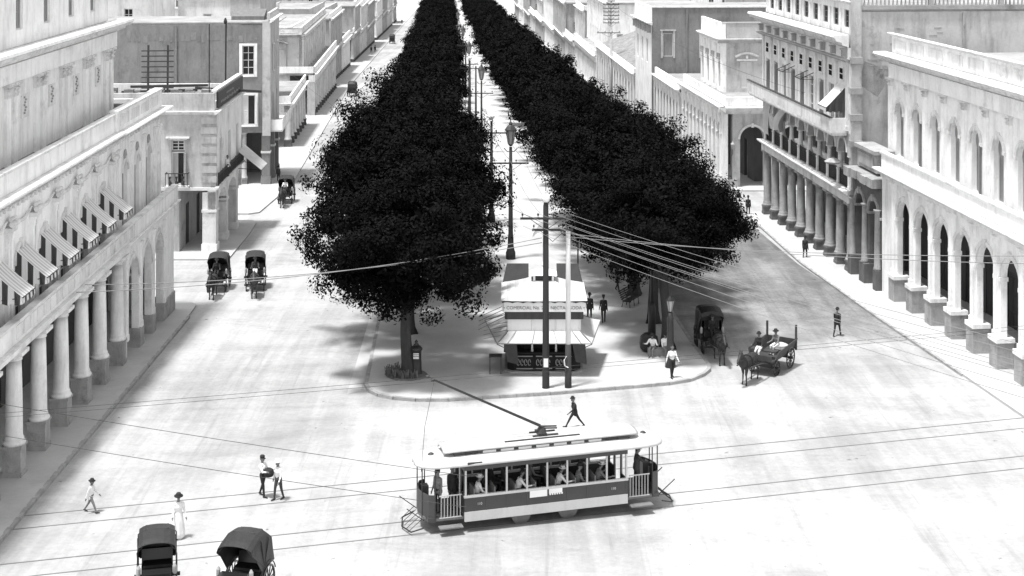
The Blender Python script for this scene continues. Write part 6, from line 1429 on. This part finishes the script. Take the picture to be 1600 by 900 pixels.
# seats and passengers
sp_ = [-2.8,-1.95,-1.1,-.25,.6,1.45,2.3]
for i,x in enumerate(sp_):
    for s_ in (-1,1): q = pt('bench_seat',MB().box(x-.2,x+.25,s_*.66-.35,s_*.66+.35,1.16,1.24).box(x-.24,x-.19,s_*.66-.35,s_*.66+.35,1.24,1.72).box(x-.15,x+.2,s_*.66-.3,s_*.66+.3,.8,1.159),'wood_mid')
def tram_person(pose,lx_,ly_,lz,face,label,**k):
    p = Vector((TC.x,TC.y,TZ))+td*lx_+tn*ly_; return person(pose,(p.x,p.y),face+math.degrees(rzT),label,z=TZ+lz,**k)
PS = [(0,-.62,'sit','cloth_white','boater','straw','first window from the left of the tram, white jacket'),(2,-.6,'sitlean','cloth_white',None,None,'third tram window, pale blouse, leaning out'),(3,.6,'sit','cloth_grey','bowler','cloth_black','fourth tram window, grey coat, far side'),(4,-.6,'sitlean','cloth_white','boater','straw','middle of the tram, white sleeves, beside the route plate'),(5,-.62,'sit','cloth_grey','bowler','cloth_black','sixth tram window, dim grey coat'),(6,-.6,'sitlean','cloth_grey','boater','straw','seventh tram window, straw hat, elbow on the sill'),(1,.6,'sit','cloth_black','bowler','cloth_black','second tram window, black coat, far side')]
for i,y_,ps,tp,ht,hm,lb in PS: tram_person(ps,sp_[i],y_,.78,90,'passenger seated at the '+lb,top=tp,legs='cloth_dark',hat=ht,hatm=hm or 'straw',skin='skin')
# roof: lower deck with curved eaves, rounded platform hoods, raised clerestory
def roof_section(hw, z0, rise, n=10): return [(-hw*math.cos(math.pi*i/n), z0+rise*math.sin(math.pi*i/n)**.7) for i in range(n+1)]
xs = [-5.25,-5.2,-5.05,-4.75,-4.3,-3.7,-3.0,3.0,3.7,4.3,4.75,5.05,5.2,5.25]; ws = [.15,.42,.72,.95,1.1,1.2,1.24,1.24,1.2,1.1,.95,.72,.42,.15]
V = []; n = 10
for x,w in zip(xs,ws):
    dz = -.10*max(0,(abs(x)-3.4)/1.85)
    V += [(x,y_,z_+dz) for y_,z_ in roof_section(w,2.72,.22*min(1,w))]
mb = MB().add(V,[(i*(n+1)+j,i*(n+1)+j+1,(i+1)*(n+1)+j+1,(i+1)*(n+1)+j) for i in range(len(xs)-1) for j in range(n)])
rf = pt('roof',mb,'tram_cream',smooth=True); rf.modifiers.new('t','SOLIDIFY').thickness = .05
cl = pt('clerestory',MB().box(-3.75,3.75,-.58,.58,2.86,3.12),'tram_dark')
mb = MB(); V = []
for x,w,d_ in ((-4.15,.45,-.1),(-3.95,.62,-.03),(-3.6,.68,0),(3.6,.68,0),(3.95,.62,-.03),(4.15,.45,-.1)): V += [(x,y_,z_+d_) for y_,z_ in roof_section(w,3.12,.13)]
mb.add(V,[(i*11+j,i*11+j+1,(i+1)*11+j+1,(i+1)*11+j) for i in range(5) for j in range(10)]); o = pt('clerestory_roof',mb,'tram_cream',cl,smooth=True); o.modifiers.new('t','SOLIDIFY').thickness = .04
for k in range(9):
    for s_ in (-1,1): pt('clerestory_pane',MB().box(-3.3+k*.75,-2.75+k*.75,s_*.585-.012,s_*.585+.012,2.93,3.06),'paint_white' if k not in (0,8) else 'glass_dark',cl)
pt('destination_box',MB().box(-3.35,-2.75,-1.24,-1.17,2.74,2.86),'tram_dark')
for sx in (-1,1): pt('roof_bell',MB().lathe([(.16,0),(.14,.06),(.06,.12)],10,sx*4.55,0,cz=2.86),'iron')
pt('trolley_base',MB().box(-.35,.75,-.28,-.2,3.27,3.33).box(-.35,.75,.2,.28,3.27,3.33).box(-.1,.25,-.3,.3,3.33,3.4).lathe([(.22,0),(.16,.12),(.08,.22)],10,.1,0,cz=3.4).bar((.1,-.08,3.55),(.75,-.08,3.5),.05).bar((.1,.16,3.55),(.8,.16,3.5),.05),'iron')
pt('roof_plank',MB().box(-1.6,1.6,-.5,-.42,3.2,3.3),'wood_dark')
for s_,tip in ((-.1,(-4.55,-.35,6.0)),(.14,(-4.65,.15,6.0))):
    q = pt('trolley_pole',MB().tube([(.1,s_,3.6),tip],[.04,.02],7),'iron'); pt('trolley_wheel',MB().lathe([(.07,-.05),(.09,-.03),(.06,0),(.09,.03),(.07,.05)],12,tip[0],tip[1],cz=tip[2]),'iron',q)
pt('trolley_rope',MB().tube([(-4.5,-.3,5.9),(-4.9,-.4,4.2),(-5.05,-.4,2.4)],.012,4),'wood_mid')
# platforms
for sx in (-1,1):
    ple = [(sx*HB,-WD+.1),(sx*4.6,-WD+.15),(sx*5.0,-.6),(sx*5.1,0),(sx*5.0,.6),(sx*4.6,WD-.15),(sx*HB,WD-.1)]
    ple = ple if sx < 0 else ple; poly = ple if sx > 0 else ple[::-1]
    pt('platform',MB().prism(poly,.58,.68),'wood_mid')
    mb = MB(); V = []
    arc = [(sx*4.6,-WD+.15),(sx*4.85,-.85),(sx*5.02,-.45),(sx*5.1,0),(sx*5.02,.45),(sx*4.85,.85),(sx*4.6,WD-.15)]
    for x,y_ in arc: V += [(x,y_,.66),(x,y_,1.6)]
    mb.add(V,[(2*i,2*i+1,2*i+3,2*i+2) for i in range(6)]); o = pt('dash_panel',mb,'tram_dark'); o.modifiers.new('t','SOLIDIFY').thickness = .03
    for x,y_ in (arc[0],arc[2],arc[4],arc[6]): pt('hood_post',MB().tube([(x,y_,.6),(x,y_,2.62)],.025,6),'iron')
    gt = MB(); [gt.box(sx*3.6+sx*.13*i-.012,sx*3.6+sx*.13*i+.012,-WD+.07,-WD+.095,.72,1.55) for i in range(7)]; gt.box(min(sx*3.55,sx*4.45),max(sx*3.55,sx*4.45),-WD+.06,-WD+.1,1.55,1.59).box(min(sx*3.55,sx*4.45),max(sx*3.55,sx*4.45),-WD+.06,-WD+.1,.69,.72); pt('platform_gate',gt,'tram_cream')
    pt('step',MB().box(min(sx*3.55,sx*4.5),max(sx*3.55,sx*4.5),-WD-.25,-WD+.1,.36,.41),'wood_mid')
    pt('controller',MB().box(sx*4.75-.14,sx*4.75+.14,.15,.5,.68,1.6).tube([(sx*4.75,-.2,.68),(sx*4.75,-.2,1.55)],.03,6),'tram_dark')
    bm_ = MB(); bm_.tube([(sx*5.05,-.9,.35),(sx*5.55,-.8,.2),(sx*5.75,0,.16),(sx*5.55,.8,.2),(sx*5.05,.9,.35)],.03,6)
    for i in range(5): bm_.tube([(sx*5.1,-.7+.35*i,.62),(sx*5.65,-.7+.35*i,.18)],.015,4)
    bm_.bar((sx*5.0,-.7,.55),(sx*5.7,-.7,1.1),.03).bar((sx*5.0,.7,.55),(sx*5.7,.7,1.1),.03); pt('fender',bm_,'iron')
tram_person('helm',4.2,-.2,.68,88,'tram driver in cap and dark jacket on the right platform',top='cloth_dark',legs='cloth_dark',hat='cap')
tram_person('stand',-4.35,-.35,.68,-60,'conductor with pale waistcoat on the left tram platform',top='cloth_grey',legs='cloth_black',hat='cap')
tram_person('stand',-3.72,-.15,.68,20,'passenger in black standing at the left saloon door of the tram',top='cloth_black',legs='cloth_black',hat='bowler')
# ================================================================== OVERHEAD WIRES
def wire(a, b_, sag, label, r=.016, m='iron', grp='overhead wires'):
    a = Vector(a); b_ = Vector(b_); n = 18; pts = [a.lerp(b_,i/n)-Vector((0,0,sag*4*(i/n)*(1-i/n))) for i in range(n+1)]
    return wrap('overhead_wire',label,'wire',MB().tube(pts,r,5),m,group=grp)
S = 'wires fanning right from the kiosk pole'
for k in range(8):
    x0 = P1.x-1.2+.8*(k%4); z0 = g1+(9.2 if k < 4 else 8.55)
    wire((x0,P1.y-.16,z0),(17.5+1.2*(k%4),44,8.2+(.8 if k < 4 else 0)-gz(0)),.35,'overhead wire from the kiosk pole to lower right, %s on its %s crossarm' % (ORD[k%4],'upper' if k < 4 else 'lower'),.010,'wire',S)
for k in range(3): wire((-.1-1.1+1.1*k,114.9,gz(115)+7.5),(P1.x-1.2+.9*k,P1.y,g1+9.2),.4,'overhead wire between nearest tall lamp post and kiosk pole, %s from left' % ORD[k],.014,'wire','wires from lamp post to kiosk pole')
for k in range(2):
    wire((-21,74+1.5*k,4.6),(P1.x-.2,P1.y,g1+7.9-.25*k),.5,'pale overhead wire crossing before the left trees, %s of a pair' % ('upper','lower')[k],.02,'wire','wires across the left trees')
    wire((P1.x,P1.y-.1,g1+8.3-.2*k),(20,60,9.2+.3*k),.3,'pale overhead wire crossing before the right trees, %s of a pair' % ('lower','upper')[1-k],.015,'wire','wires across the right trees')
for k in range(2):                     # trolley wires
    o_ = -.35+.5*k; a = TC+tn*o_-td*26; c_ = TC+tn*o_+td*30; wire((a.x,a.y,TZ+6.06),(c_.x,c_.y,TZ+6.06-.1),.08,'trolley wire above the tram, %s of a pair' % ('nearer','farther')[k],.008,'iron','trolley wires')
a = (-24,60.6,4.2); wire(a,(-1.5,51.6,4.0),.1,'long span wire over the left road, upper of two',.010,'iron','span wires'); wire((-24,59.0,3.6),(-1.5,50.2,3.5),.1,'long span wire over the left road, lower of two',.010,'iron','span wires')
for k in range(3): wire((-.1-1.1+1.1*k,115.1,gz(115)+7.5),(-1.75-1.1+1.1*k,131,gz(131)+7.9),.25,'short wire between the first two poles of the promenade gap, %s from left' % ORD[k],.014,'iron','promenade wires')
wire((-22,154,6.5),(P1.x,P1.y,g1+8.6),.8,'long slack wire from the grey house over the left trees',.012); wire((22.5,118,9),(15,232,9),1.2,'slack wire along the right house fronts',.014)
